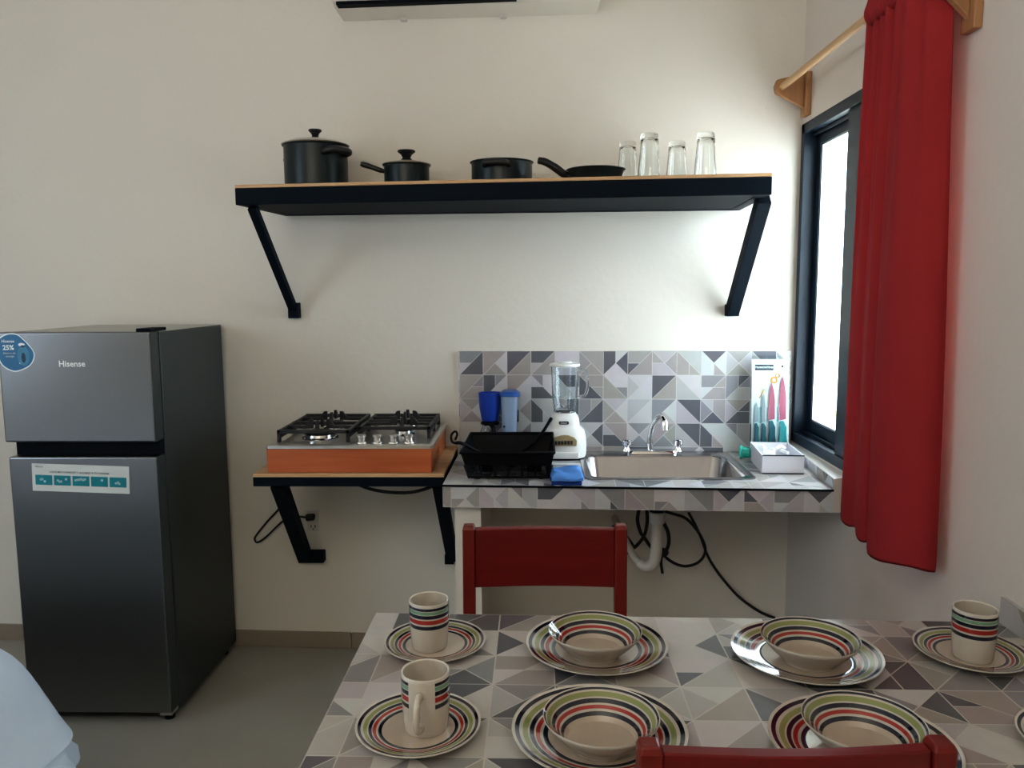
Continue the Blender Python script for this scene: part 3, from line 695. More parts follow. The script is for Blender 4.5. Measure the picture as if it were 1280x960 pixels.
h.tube(curve([hx(860, 641, 3.27), hx(868, 655, 3.28), hx(876, 672, 3.29), hx(883, 690, 3.31), (.765, 3.335, .425), (.815, 3.338, .355), (.885, 3.336, .278), (.97, 3.333, .217), (1.035, 3.330, .19)], 6), .006, 8)
h.build('cable', M['rubber'], t, smooth=60)
k = MB(); k.tube(curve([hx(827, 686, 3.22), hx(834, 690, 3.22), hx(829, 694, 3.225), hx(833, 688, 3.23)], 4), .009, 8); k.build('knot', M['rubber'], t, smooth=60)

# ------------------------------------------------------------------ dish rack
t = thing('dish_rack', (-.09, 3.0, CZ), 'black plastic dish rack standing on the left of the counter', 'dish rack')
zb, zt = CZ+.006, 1.017
bo = dict(f=(-.231, .054, 2.845), b=(-.212, .045, 3.09)); to = dict(f=(-.260, .076, 2.82), b=(-.246, .078, 3.125))
rk = MB()
P = lambda q, z: [(q['f'][0], q['f'][2], z), (q['f'][1], q['f'][2], z), (q['b'][1], q['b'][2], z), (q['b'][0], q['b'][2], z)]
B4, T4 = P(bo, zb), P(to, zt)
T4 = [(p[0], p[1], zt+(.015 if k > 1 else 0)) for k, p in enumerate(T4)]
V = lambda a: Vector(a)
def slat(a, b, w=.004): rk.bar(a, b, w, w)
for side, n in ((0, 6), (1, 8), (2, 8), (3, 8)):
    a0, a1 = V(B4[side]), V(B4[(side+1) % 4]); c0, c1 = V(T4[side]), V(T4[(side+1) % 4])
    m0, m1 = a0.lerp(c0, .52), a1.lerp(c1, .52)
    if side != 0: m0, m1 = a0.lerp(c0, .12), a1.lerp(c1, .12)
    rk.poly([m0, m1, c1, c0])                    # solid upper band
    nn = Vector((0, 0, 0))
    for i in range(n+1): slat(a0.lerp(a1, i/n), m0.lerp(m1, i/n), .0045 if i % 2 else .008)
rk.build('basket', M['plastic'], t, fixn=False)
rm_ = MB(); rm_.tube([V(p) for p in T4], .006, 8, closed=True); rm_.tube([V(p)+V((0, 0, .003)) for p in B4], .005, 8, closed=True); rm_.build('rim', M['plastic'], t, smooth=50)
gr = MB()
for i in range(1, 15): f_ = i/15; gr.bar(V(B4[0]).lerp(V(B4[3]), f_), V(B4[1]).lerp(V(B4[2]), f_), .0025, .0025)
for i in range(1, 4): f_ = i/4; gr.bar(V(B4[0]).lerp(V(B4[1]), f_), V(B4[3]).lerp(V(B4[2]), f_), .004, .003)
gr.build('grid', M['plastic'], t)
for x in (-.165, .005): MB().box(x-.026, x+.026, 2.93, 2.942, zb+.004, zt-.036).build('divider', M['plastic'], t)
for x in (-.2, .03):
    for y in (2.86, 3.07): MB().lathe([(0, 0), (.008, 0), (.009, .006), (0, .007)], (x, y, CZ+.0004), 10).build('foot', M['plastic'], t)
# utensils lying in the rack
t = thing('ladle', (-.2, 2.95, zb+.02), 'black utensil with hooked end hanging over the left rim of the dish rack', 'utensil')
MB().tube(curve([(-.10, 3.0, zb+.016), (-.2, 2.96, zb+.07), (-.262, 2.93, zt+.012), (-.285, 2.92, zt+.016)], 5), .0065, 8).build('handle', M['plastic'], t, smooth=60)
MB().tube(curve([(-.283, 2.92, zt+.014), (-.300, 2.92, zt+.022), (-.302, 2.92, zt+.045), (-.288, 2.92, zt+.060), (-.280, 2.92, zt+.050), (-.288, 2.92, zt+.028)], 5), .0042, 8).build('hook', M['plastic'], t, smooth=60)
MB().lathe([(0, -.0), (.02, .004), (.03, .016), (.032, .026), (.029, .026), (.018, .008), (0, .004)], (-.085, 3.0, zb+.006), 20).build('bowl', M['plastic'], t, smooth=50)
t = thing('spatula', (.03, 3.1, zb+.02), 'black utensil handle leaning out of the dish rack towards the blender', 'utensil')
MB().tube(curve([(-.07, 3.1, zb+.03), (.0, 3.09, zt-.02), (.038, 3.085, zt+.028), (.058, 3.085, zt+.060), (.073, 3.085, zt+.084)], 5), [.006]*8+[.0085]*9+[.010]*3+[.007], 8, flat=.7).build('handle', M['plastic'], t, smooth=60)
MB().bar((-.125, 3.1, zb+.006), (-.066, 3.1, zb+.032), .055, .004, up=(0, 0, 1)).build('blade', M['plastic'], t, bevel=.002)

# ------------------------------------------------------------------ coffee maker
t = thing('coffee_maker', (-.13, 3.29, CZ), 'small drip coffee maker with blue filter holder and frosted tank behind the dish rack', 'coffee maker')
cy = 3.285
b = MB(); q = rrect(-.235, -.05, cy-.065, cy+.062, .03); b.loft([Z3(q, CZ+.0005), Z3(q, CZ+.022), Z3(rrect(-.23, -.055, cy-.06, cy+.058, .028), CZ+.03)], cap0=True, cap1=True); b.build('base', M['plastic'], t, smooth=40)
MB().lathe([(0, 0), (.026, 0), (.034, .006), (.044, .06), (.047, .112), (.0485, .121), (.0455, .121), (.042, .06), (.032, .01), (0, .006)], (-.178, cy, 1.053), 32).build('filter_holder', M['blue'], t, smooth=40)
b = MB().lathe([(.0, 0), (.03, 0), (.042, .02), (.042, .05), (.03, .085), (.028, .095), (.026, .095), (.028, .084), (.039, .05), (.039, .02), (.028, .003), (0, .003)], (-.182, cy, CZ+.031), 32).build('carafe', M['jar'], t, smooth=40)
MB().lathe([(0, 0), (.036, 0), (.040, .004), (.036, .010), (0, .012)], (-.178, cy, 1.042), 28).build('carafe_lid', M['plastic'], t, smooth=40)
MB().tube(curve([(-.168, cy-.035, 1.043), (-.160, cy-.062, 1.035), (-.160, cy-.066, 1.0), (-.163, cy-.06, .965), (-.17, cy-.043, .955)], 5), .010, 10, flat=.7).build('carafe_handle', M['plastic'], t, smooth=60)
b = MB(); w0_ = rrect(-.125, -.072, cy-.045, cy+.045, .018); w1_ = rrect(-.131, -.062, cy-.05, cy+.05, .02)
b.loft([Z3(w0_, CZ+.03), Z3(w1_, 1.163)], cap0=True, cap1=True); b.build('water_tank', M['frost'], t, smooth=40)
b = MB(); w2 = rrect(-.136, -.053, cy-.055, cy+.055, .024); b.loft([Z3(w2, 1.163), Z3(w2, 1.172), Z3(rrect(-.122, -.068, cy-.045, cy+.045, .02), 1.182)], cap0=True, cap1=True); b.build('tank_lid', M['bluelid'], t, smooth=40)
MB().lathe([(0, 0), (.0045, 0), (.0045, .003), (0, .003)], (-.118, cy-.0475, 1.04), 12, axis=(Vector((1, 0, 0)), Vector((0, 0, 1)), Vector((0, -1, 0)))).build('button', M['ink'], t)

# ------------------------------------------------------------------ blender
bx, by = .130, 3.252
t = thing('blender', (bx, by, CZ), 'white electric blender with clear glass jar beside the sink', 'blender')
def superel(cx, cy, a, b_, n=40, p=3.0): return [(cx+a*math.copysign(abs(math.cos(k*2*PI/n))**(2/p), math.cos(k*2*PI/n)), cy+b_*math.copysign(abs(math.sin(k*2*PI/n))**(2/p), math.sin(k*2*PI/n))) for k in range(n)]
lv = [(.083, .086, 0), (.087, .090, .012), (.088, .091, .05), (.086, .089, .082), (.081, .084, .102), (.068, .071, .115), (.061, .064, .122), (.058, .061, .150), (.053, .056, .166), (.042, .045, .174), (.03, .03, .176)]
b = MB(); b.loft([Z3(superel(bx, by, a, c_), CZ+.006+z) for a, c_, z in lv], cap0=True, cap1=True); b.build('motor_base', M['white'], t, smooth=50)
b = MB(); b.loft([Z3(superel(bx, by, .08, .085), CZ+.0006), Z3(superel(bx, by, .084, .089), CZ+.008)], cap0=True, cap1=True); b.build('foot_ring', M['plastic'], t, smooth=50)
# control panel on the front (-y)
b = MB(); fy = by-.0955
arc = [(-.056, .028), (.056, .028), (.058, .052), (.045, .066), (.02, .075), (0, .077), (-.02, .075), (-.045, .066), (-.058, .052)]
b.prism([(x_*.85, z_*.9) for x_, z_ in arc], (bx-.004, fy+.002, CZ+.036), (1, 0, 0), (0, 0, 1), (0, 1, 0), .02); b.build('control_panel', M['tan'], t, bevel=.002)
b = MB()
for k in range(6): b.box(bx-.042+k*.0125, bx-.035+k*.0125, fy-.004, fy+.007, CZ+.068, CZ+.082)
b.build('buttons', M['ink'], t, bevel=.001)
b = MB(); b.box(bx-.075, bx+.055, by-.096, by-.07, CZ+.008, CZ+.036); b.build('base_skirt', M['white'], t, bevel=.006)
b = MB(); b.mi = 0; b.prism(rrect(-.02, .02, -.006, .006, .005, 3), (bx-.006, by-.068, CZ+.150), (1, 0, 0), (0, 0, 1), (0, 1, 0), .012)
b.mi = 1; b.text('Oster', .011, (bx-.006, by-.0684, CZ+.150), (1, 0, 0), (0, 0, 1)); b.build('logo', [M['ink'], M['white']], t, fixn=False)
jz = CZ+.184
jp = [(.042, 0), (.046, .004), (.044, .014), (.047, .020), (.045, .030), (.049, .036), (.048, .048), (.051, .056), (.052, .08), (.056, .182), (.057, .188)]
b = MB(); b.lathe([(0, .004)]+[(r_, z_) for r_, z_ in jp]+[(r_-.0035, z_) for r_, z_ in jp[::-1][:-1]]+[(.034, .010), (0, .010)], (bx, by, jz), 40)
j = b.build('jar', M['jar'], t, smooth=50)
MB().tube(curve([(bx+.053, by-.006, jz+.175), (bx+.078, by-.01, jz+.172), (bx+.090, by-.012, jz+.145), (bx+.092, by-.012, jz+.105), (bx+.084, by-.01, jz+.075), (bx+.066, by-.008, jz+.065), (bx+.049, by-.006, jz+.062)], 5), .0065, 12).build('jar_handle', M['jar'], j, smooth=60)
MB().lathe([(0, 0), (.041, 0), (.043, -.008), (.045, -.010), (.045, .0), (.038, .001)], (bx, by, jz), 32).build('collar', M['white'], j, smooth=40)
bl = MB()
for a in range(4): bl.bar((bx, by, jz+.014), (bx+.022*math.cos(a*PI/2+.4), by+.022*math.sin(a*PI/2+.4), jz+.03), .008, .0015)
bl.build('blades', M['chrome'], j)
MB().lathe([(0, .1885), (.05, .1885), (.06, .1885), (.0625, .193), (.060, .200), (.03, .203), (.026, .208), (0, .209)], (bx, by, jz), 40).build('lid', M['white'], t, smooth=45)

# cloth folded beside the rack
t = thing('dish_cloth', (.12, 2.83, CZ), 'blue folded dish cloth lying in front of the blender', 'cloth')
random.seed(2)
def pad(x0, x1, y0, y1, z0, z1, k=14):
    b = MB(); top = []; 
    for i in range(k+1):
        for jj in range(k+1):
            u_, v_ = i/k, jj/k; e_ = min(u_, 1-u_, v_, 1-v_)
            zz_ = z1-(.010 if e_ < .02 else (.003 if e_ < .1 else 0))+.0035*math.sin(u_*7+v_*4)+.0025*math.sin(v_*13-u_*3)
            b.v.append((x0+(x1-x0)*u_+.003*math.sin(v_*9), y0+(y1-y0)*v_+.003*math.sin(u_*8), max(z0+.002, zz_)))
    n = (k+1)**2
    for p in list(b.v): b.v.append((p[0], p[1], z0))
    for i in range(k):
        for jj in range(k):
            a = i*(k+1)+jj; q = (a, a+k+1, a+k+2, a+1); b.face(q); b.face([m+n for m in q][::-1])
    per = [i*(k+1) for i in range(k+1)]+[k*(k+1)+jj for jj in range(1, k+1)]+[i*(k+1)+k for i in range(k-1, -1, -1)]+[jj for jj in range(k-1, 0, -1)]
    for a, c_ in zip(per, per[1:]+per[:1]): b.face((a, a+n, c_+n, c_))
    return b
pad(.064, .170, 2.758, 2.93, CZ+.0006, CZ+.014).build('lower_fold', M['clothdark'], t, smooth=60)
pad(.064, .176, 2.765, 2.94, CZ+.0136, CZ+.034).build('upper_fold', M['cloth'], t, smooth=60)
MB().box(.070, .176, 2.925, 2.94, CZ+.030, CZ+.040).build('white_hem', M['white'], t, bevel=.003)

# ------------------------------------------------------------------ knife set leaning on the backsplash
kx, ky = .963, 3.235
t = thing('knife_set', (kx, ky, CZ), 'white card pack of four teal handled knives leaning on the backsplash', 'knife set')
KW, KH = .148, .395; u = Vector((1, -.06, 0)).normalized(); w = Vector((.01, .115, 1)).normalized(); nrm = u.cross(w).normalized()
if nrm.y > 0: nrm = -nrm
o = Vector((kx-KW/2, ky+.006, CZ+.003))
K = lambda x, z, d=0: o+u*x+w*z+nrm*d
b = MB(); b.mi = 0; b.prism([(0, 0), (KW, 0), (KW, KH), (0, KH)], o, u, w, -nrm, .003)
b.mi = 1; b.prism([(.012, KH-.045), (.086, KH-.045), (.086, KH-.022), (.012, KH-.022)], K(0, 0, .0006), u, w, -nrm, .0006)
b.mi = 0; b.text('TRAMONTINA', .0115, K(.049, KH-.0335, .0012), u, w, bold=.0004)
b.mi = 1; b.prism([(.117, KH-.034), (.126, KH-.034), (.1215, KH-.026)], K(0, 0, .0006), u, w, -nrm, .0006); b.prism([(.118, KH-.030), (.1250, KH-.030), (.1250, KH-.025), (.118, KH-.025)], K(0, 0, .0007), u, w, -nrm, .0006)
b.mi = 2
for cx, cz, rr in ((.088, KH-.085, .0145), (.102, KH-.066, .0105)):
    n0 = len(b.v)
    for a in range(20):
        for r_ in (rr, rr*.5): b.v.append(tuple(K(cx+r_*math.cos(a*PI/10), cz+r_*math.sin(a*PI/10), .0008)))
    for a in range(20): a2 = (a+1) % 20; b.face((n0+2*a, n0+2*a2, n0+2*a2+1, n0+2*a+1))
b.mi = 3; b.poly([K(.036, KH-.135, .0006), K(.062, KH-.135, .0006), K(.062, KH-.118, .0006), K(.036, KH-.118, .0006)])
b.mi = 4; b.poly([K(.020, .135, .0005), K(.055, .135, .0005), K(.055, .2, .0005), K(.020, .2, .0005)]); b.poly([K(.060, .14, .0005), K(.072, .14, .0005), K(.072, .2, .0005), K(.060, .2, .0005)]); b.poly([K(.100, .14, .0005), K(.110, .14, .0005), K(.110, .2, .0005), K(.100, .2, .0005)])
b.mi = 2; b.poly([K(.028, .236, .0007), K(.033, .236, .0007), K(.052, .272, .0007), K(.046, .272, .0007)])
b.build('card', [M['stickwhite'], M['ink'], M['orange'], M['green'], M['paleblue']], t, fixn=False)
for (x, wd, tip, mat, hm) in ((.018, .016, .222, 'bladegrey', 'tealdark'), (.046, .016, .262, 'bladegrey', 'tealdark'), (.078, .027, .302, 'bladered', 'tealdark'), (.121, .030, .328, 'bladered', 'teallight')):
    zb_ = .136 if wd < .02 else .146
    kn = MB(); kn.prism([(-wd/2, zb_), (wd/2, zb_+.006), (wd/2, zb_+.02), (wd/2, zb_+(tip-zb_)*.55), (wd*.25, zb_+(tip-zb_)*.85), (0, tip), (-wd*.22, zb_+(tip-zb_)*.85), (-wd*.4, zb_+(tip-zb_)*.55), (-wd/2, zb_+.02)], K(x, 0, .006), u, w, -nrm, .002)
    kb = kn.build('knife_blade', M[mat], t)
    hd = MB(); hw = wd*.62+.004; hd.prism([(-hw*.75, .012), (hw*.85, .012), (hw*.9, .05), (hw*.7, .09), (hw*.75, .118), (hw*.2, zb_), (-hw*.55, zb_-.002), (-hw*.5, .1), (-hw*.7, .05)], K(x, 0, .012), u, w, -nrm, .011)
    hd.build('knife_handle', M[hm], t, bevel=.003)
sl = MB(); sl.prism([(-.004, .0), (KW+.004, .0), (KW+.004, KH+.014), (-.004, KH+.014)], K(0, 0, .016), u, w, -nrm, .0006); sl.build('clear_sleeve', M['film'], t)

# turquoise cap and white carton
b = MB(); ax = (Vector((.35, .93, 0)).normalized(), Vector((0, 0, 1)), Vector((-.93, .35, 0)).normalized())
b.lathe([(0, 0), (.020, 0), (.022, .003), (.022, .03), (.027, .034), (.027, .040), (.015, .042), (0, .042)], (.872, 3.19, CZ+.0275), 24, axis=ax)
tag(b.build('bottle_cap', M['teal'], smooth=40), 'turquoise plastic cap lying by the sink beside the white box', 'cap')
t = thing('carton_box', (.93, 3.08, CZ), 'open white carton with dark edges at the right end of the counter', 'box')
bw = [(.846, 2.935), (.998, 2.928), (1.018, 3.185), (.872, 3.20)]; th = .004; bz0, bz1 = CZ+.0008, CZ+.070
cen = Vector((sum(p[0] for p in bw)/4, sum(p[1] for p in bw)/4, 0)); inn = [tuple((Vector((*p, 0))-cen)*.945+cen)[:2] for p in bw]
b = MB(); b.loft([Z3(bw, bz0), Z3(bw, bz1), Z3(inn, bz1), Z3(inn, bz0+.003)], cap0=True, cap1=True); b.build('carton', M['carton'], t)
e = MB()
e.bar((*bw[0], bz1), (*bw[1], bz1), .003, .004); e.bar((bw[0][0], bw[0][1]-.001, bz0), (bw[0][0], bw[0][1]-.001, bz1), .0035, .003); e.bar((bw[0][0], bw[0][1]-.001, bz0+.002), (bw[1][0], bw[1][1]-.001, bz0+.002), .003, .004)
e.build('dark_edging', M['ink'], t)
e = MB(); e.bar((*bw[3], bz1), (*bw[2], bz1), .003, .003); e.bar((*inn[2], bz0+.01), (*inn[2], bz1), .012, .003); e.build('dark_edging', M['ink'], t)
random.seed(11)
for k in range(18):
    x = .885+.085*random.random(); y = 2.985+.15*random.random(); a = random.random()*PI; z = bz0+.014+.022*(k % 3)
    l = random.uniform(.014, .024); b = MB()
    b.tube(curve([(x-l*math.cos(a), y-l*math.sin(a), z), (x, y, z+random.uniform(-.003, .01)), (x+l*math.cos(a), y+l*math.sin(a), z)], 4), random.uniform(.006, .010), 8)
    tag(b.build('packet', M['white'], smooth=50), 'small white packet among others filling the open carton', 'packet', 'white packets in the carton')

# ------------------------------------------------------------------ curtain
RX, RZ = .972, 2.372
t = thing('curtain_rod', (RX, 2.7, RZ), 'pine wood curtain pole on two wooden brackets above the window', 'curtain rod')
MB().tube([(RX, 1.99, RZ), (RX, 3.29, RZ)], .013, 16).build('pole', M['rodwood'], t, smooth=60)
def rbracket(y, zb=2.262, zt=2.425):
    b = MB(); b.box(XR-.022, XR-.0005, y-.032, y+.032, zb, zt)
    o = b.build('bracket', M['bracketwood'], t, bevel=.003)
    g = MB(); g.prism([(0, zb-zt+.03), (0, 0), (-.105, -.025), (-.115, -.05), (-.11, -.075)], (XR-.022, y-.011, zt), (1, 0, 0), (0, 0, 1), (0, 1, 0), .022); g.build('gusset', M['bracketwood'], o, bevel=.003)
    r_ = MB(); r_.lathe([(.0135, -.012), (.024, -.012), (.024, .012), (.0135, .012)], (RX, y, RZ), 24, axis=(Vector((1, 0, 0)), Vector((0, 0, 1)), Vector((0, -1, 0)))); r_.build('ring', M['bracketwood'], o, smooth=40)
rbracket(3.272); rbracket(2.072, 2.215, 2.425)
cp = [(1.050, 2.600), (1.018, 2.580), (.990, 2.545), (.978, 2.500), (.980, 2.455), (.984, 2.425), (.976, 2.390), (.962, 2.355), (.956, 2.320), (.962, 2.292), (.985, 2.280), (.975, 2.262), (.948, 2.235), (.932, 2.190), (.934, 2.13), (.952, 2.082), (.985, 2.050), (1.020, 2.038), (1.05, 2.050)]
tp = [(RX+(.016 if i % 2 else -.016)+max(0, i-15)*.022, 2.425-.335*i/(len(cp)-1)) for i in range(len(cp))]
cz = [2.372, 2.34, 2.25, 2.0, 1.6, 1.3, 1.05, .93, .862]
def lowp(i): return cp[i]
rings = []
for z in cz:
    s_ = (2.41-z)/(2.41-.86)
    k_ = min(1, .3+s_*1.1)
    row = []
    for i, (a, b_) in enumerate(zip(cp, tp)):
        ym = 2.30+(a[1]-2.30)*(.82+.18*s_); x = b_[0]+(a[0]-b_[0])*k_; y = b_[1]+(ym-b_[1])*min(1, k_+.25)
        row.append((x, y, z+(.018*math.sin(i*1.3)*.4 if z < .9 else 0)))
    rings.append([tuple(p) for p in curve(row, 5)])
b = MB(); b.loft(rings, closed_ring=False)
pk = []                                        # gathered pocket around the pole
for i in range(41):
    y = 2.432-.345*i/40; w_ = .004*math.sin(i*1.9)+.003*math.sin(i*.8)
    pk.append([(RX+(.021+w_)*math.cos(a*PI/8), y, RZ+(.030+w_*.5)*math.sin(a*PI/8)+(.028 if 2 < a < 6 else 0)) for a in range(16)])
b.loft(pk)
ob = b.build('curtain', M['curtain'], smooth=180, fixn=False)
so = ob.modifiers.new('thick', 'SOLIDIFY'); so.thickness = .003; so.offset = 0
ob.modifiers.new('subsurf', 'SUBSURF').render_levels = 1
tag(ob, 'long red fabric curtain hanging from the wooden pole beside the window', 'curtain')

# ------------------------------------------------------------------ dining table
TZ = .83
q0, q1, q2, q3 = (-.381, 1.10), (XR-.001, 1.10), (XR-.001, 1.802), (-.377, 1.838)
t = thing('dining_table', (.35, 1.46, 0), 'tiled masonry dining table with grey triangle pattern set with crockery', 'table')
TW, TD = 1.46, .72
def tmap(p):
    a = lerp(q0, q1, p[0]/TW); b_ = lerp(q3, q2, p[0]/TW); v = p[1]/TD; q = lerp(a, b_, v); return (q[0], q[1], TZ)
s = MB(); tiles(s, (0, 0, 0), (1, 0, 0), (0, 1, 0), [(0, TW, 0, TD)], s=.122, seed=13, ofs=(.055, .02), mapf=tmap, line=.0011, tint=(.86, .82, .77))
s.col = (.4, .39, .38); Q = [q0, q1, q2, q3]
s.poly([(*p, TZ-.07) for p in Q][::-1])
for a, b_ in zip(Q, Q[1:]+Q[:1]): s.poly([(*a, TZ-.07), (*b_, TZ-.07), (*b_, TZ), (*a, TZ)])
s.build('tabletop', M['tile'], t, fixn=False)
MB().box(-.30, -.20, 1.28, 1.62, 0, TZ-.0705).build('support', M['wall'], t)
MB().box(.96, 1.06, 1.28, 1.62, 0, TZ-.0705).build('support', M['wall'], t)
s = MB(); sw = .70; tiles(s, (XR-.010, 1.797, TZ+.001), (0, -1, 0), (0, 0, 1), [(0, sw, 0, .062)], s=.122, seed=77, line=.0011, tint=(.85, .82, .78))
s.col = (.45, .44, .42); s.poly([(XR-.010, 1.797, TZ+.001), (XR-.010, 1.797, TZ+.063), (XR-.0005, 1.797, TZ+.063), (XR-.0005, 1.797, TZ+.001)]).poly([(XR-.010, 1.797, TZ+.063), (XR-.010, 1.797-sw, TZ+.063), (XR-.0005, 1.797-sw, TZ+.063), (XR-.0005, 1.797, TZ+.063)])
tag(s.build('table_splash', M['tile'], fixn=False), 'low tiled strip on the right wall above the dining table', 'backsplash')

# ------------------------------------------------------------------ chairs (built facing +y, back at y=0)
def make_chair(label):
    t = thing('dining_chair', (0, 0, 0), label, 'chair', 'red dining chairs')
    W = .432; x0, x1 = -W/2, W/2; pw = .032
    for x in (x0, x1-pw):
        b = MB(); q = lambda y, z: [(x, y-.018, z), (x+pw, y-.018, z), (x+pw, y+.018, z), (x, y+.018, z)]
        b.loft([q(.03, 0), q(.03, .45), q(0, .80), q(-.006, .972), [(x+.003, -.02, .982), (x+pw-.003, -.02, .982), (x+pw-.003, .008, .982), (x+.003, .008, .982)]], cap0=True, cap1=True); b.build('leg', M['chair_post'], t, bevel=.003)
    b = MB(); rows = []
    n = 12
    for z, dy in ((.815, 0), (.972, -.006)):
        f_ = [(x0+pw+(W-2*pw)*i/n, -.012+dy-.012*math.sin(PI*i/n), z) for i in range(n+1)]
        k_ = [(x0+pw+(W-2*pw)*i/n, .012+dy-.012*math.sin(PI*i/n), z) for i in range(n, -1, -1)]
        rows.append(f_+k_)
    b.loft(rows, cap0=True, cap1=True); b.build('backrest', M['chair'], t, bevel=.003)
    for x in (x0, x1-pw): MB().box(x, x+pw, .37, .37+.034, 0, .44).build('leg', M['chair_post'], t, bevel=.003)
    b = MB(); q = [(x0-.005, .055), (x1+.005, .055), (x1+.015, .42), (x0-.015, .42)]; b.hexa(q, .4405, .468); b.build('seat', M['chair'], t, bevel=.008)
    for a in ((x0+pw, x1-pw, .374, .394), (x0+pw, x1-pw, .02, .04)): MB().box(*a, .38, .44).build('apron', M['chair'], t, bevel=.002)
    for x in (x0+.006, x1-pw+.006): MB().box(x, x+.02, .05, .37, .38, .44).build('apron', M['chair'], t, bevel=.002); MB().box(x, x+.018, .05, .37, .16, .185).build('stretcher', M['chair_post'], t, bevel=.002)
    return t
ch = make_chair('red varnished wooden chair in the foreground, its back to the camera')
far = copy_tree(ch); far.location = (.030, 2.055, 0); far.rotation_euler = (0, 0, PI+.012)
tag(far, 'red varnished wooden chair on the far side of the table below the sink', 'chair')
ch.location = (.358, 1.052, 0); ch.rotation_euler = (0, 0, .03)

# ------------------------------------------------------------------ crockery
CR = (.54, .49, .425); LIP = (.58, .54, .48); NV = (.008, .010, .026); OL = (.25, .275, .105); RD = (.34, .028, .022); WH = (.50, .45, .39); MINT = (.17, .31, .21); CTR = (.46, .385, .315)
def plate(R, name, centre=CTR):
    h = .022 if R > .13 else .018
    st_ = [(0, centre), (.585, NV), (.64, WH), (.675, RD), (.725, WH), (.745, NV), (.795, WH), (.815, OL), (.875, WH), (.915, NV), (.965, LIP), (1, LIP)]
    zf = lambda r_: .006 if r_ < .6 else .006+(h-.006)*((r_-.6)/.4)**1.2
    prof = [(0, .006)]; cols = []
    for (a, c_), (b_, _) in zip(st_, st_[1:]):
        m = 3 if a == 0 else 2
        for k in range(1, m+1):
            r_ = a+(b_-a)*k/m; prof.append((r_*R, zf(r_))); cols.append(c_)
    prof += [(R*1.002, h-.002), (R*.97, h-.0045), (R*.66, .003), (R*.6, 0), (R*.55, 0), (R*.53, .002), (0, .002)]
    cols += [LIP]*7
    return MB().lathe(prof, (0, 0, 0), 72, cols).build(name, M['ceramic'], smooth=40)
def bowl(R, H):
    st_ = [(.64, NV), (.69, WH), (.72, RD), (.765, WH), (.79, NV), (.845, WH), (.865, OL), (.93, WH), (.955, NV), (.985, LIP), (1, LIP)]
    zf = lambda r_: .007+(H-.007)*max(0, (r_-.58)/.42)**.92
    prof = [(0, .007), (.4*R, .007), (.58*R, .007), (.64*R, zf(.64))]; cols = [CTR]*3
    for (a, c_), (b_, _) in zip(st_, st_[1:]):
        for k in (1, 2): r_ = a+(b_-a)*k/2; prof.append((r_*R, zf(r_))); cols.append(c_)
    prof += [(R*1.004, H-.002), (R*.985, H-.006), (R*.80, H*.48), (R*.62, .008), (R*.56, .003), (R*.55, 0), (R*.5, 0), (R*.48, .003), (0, .003)]
    cols += [LIP]*2+[CR]*7
    return MB().lathe(prof, (0, 0, 0), 72, cols).build('bowl', M['ceramic'], smooth=40)
def mug(label):
    R, H = .0425, .104
    t = thing('mug', (0, 0, 0), label, 'mug', 'striped mugs')
    bands = [(0, .004, CR), (.004, .052, CR), (.052, .060, NV), (.060, .064, WH), (.064, .073, RD), (.073, .076, WH), (.076, .0835, NV), (.0835, .085, WH), (.085, .0915, MINT), (.0915, .093, WH), (.093, .0985, NV), (.0985, H, LIP)]
    rf = lambda z: R*(.90+.10*min(1, z/.06)) if z < .07 else R
    prof = [(0, .002), (R*.78, .002), (R*.8, 0), (R*.86, 0)]; cols = [CR]*3
    prof.append((rf(.004), .004)); cols.append(CR)
    gap = lambda col: (lambda f_: CR if min(f_, 1-f_) < .085 else col)     # stripes stop beside the handle (at angle 0)
    for a, b_, c_ in bands[1:]:
        for k in (1, 2): z = a+(b_-a)*k/2; prof.append((rf(z), z)); cols.append(gap(c_) if c_ in (NV, RD, MINT, WH) else c_)
    prof += [(R-.001, H+.0015), (R-.004, H), (R-.005, H-.02), (R*.86, .01), (R*.7, .006), (0, .006)]; cols += [LIP, LIP, CR, CR, CR, CR]
    MB().lathe(prof, (0, 0, 0), 72, cols).build('body', M['ceramic'], t, smooth=40)
    b = MB(); b.col = CR
    b.tube(curve([(rf(.075)-.003, 0, .076), (R+.012, 0, .080), (R+.026, 0, .070), (R+.028, 0, .050), (R+.020, 0, .030), (rf(.02)-.003, 0, .019)], 6), .0062, 12, flat=1.35).build('handle', M['ceramic'], t, smooth=60)
    return t
Tz = TZ+.0008
P0 = plate(.150, 'dinner_plate')
for i, (x, y, lb) in enumerate(((.134, 1.639, 'striped dinner plate at the back of the table nearest the far chair'), (.112, 1.303, 'striped dinner plate left of the foreground chair, in front of another plate'),
                                (.565, 1.606, 'striped dinner plate at the back of the table below the hanging cord'), (.546, 1.270, 'striped dinner plate half hidden by the foreground chair'))):
    o = P0 if i == 0 else copy_tree(P0); o.location = (x, y, Tz); tag(o, lb, 'plate', 'striped dinner plates')
B0 = bowl(.0975, .052)
for i, (x, y, lb) in enumerate(((.129, 1.617, 'striped bowl on the plate nearest the far chair'), (.113, 1.277, 'striped bowl on the front left dinner plate with a bright glint inside'),
                                (.567, 1.590, 'striped bowl tilted against its plate below the hanging cord'), (.545, 1.267, 'striped bowl cut off by the top of the foreground chair'))):
    o = B0 if i == 0 else copy_tree(B0); o.location = (x, y, Tz+.0068); tag(o, lb, 'bowl', 'striped bowls')
bpy.data.objects['bowl.002']['label'] = 'striped bowl on the back plate below the hanging cord'
S0 = plate(.109, 'saucer')
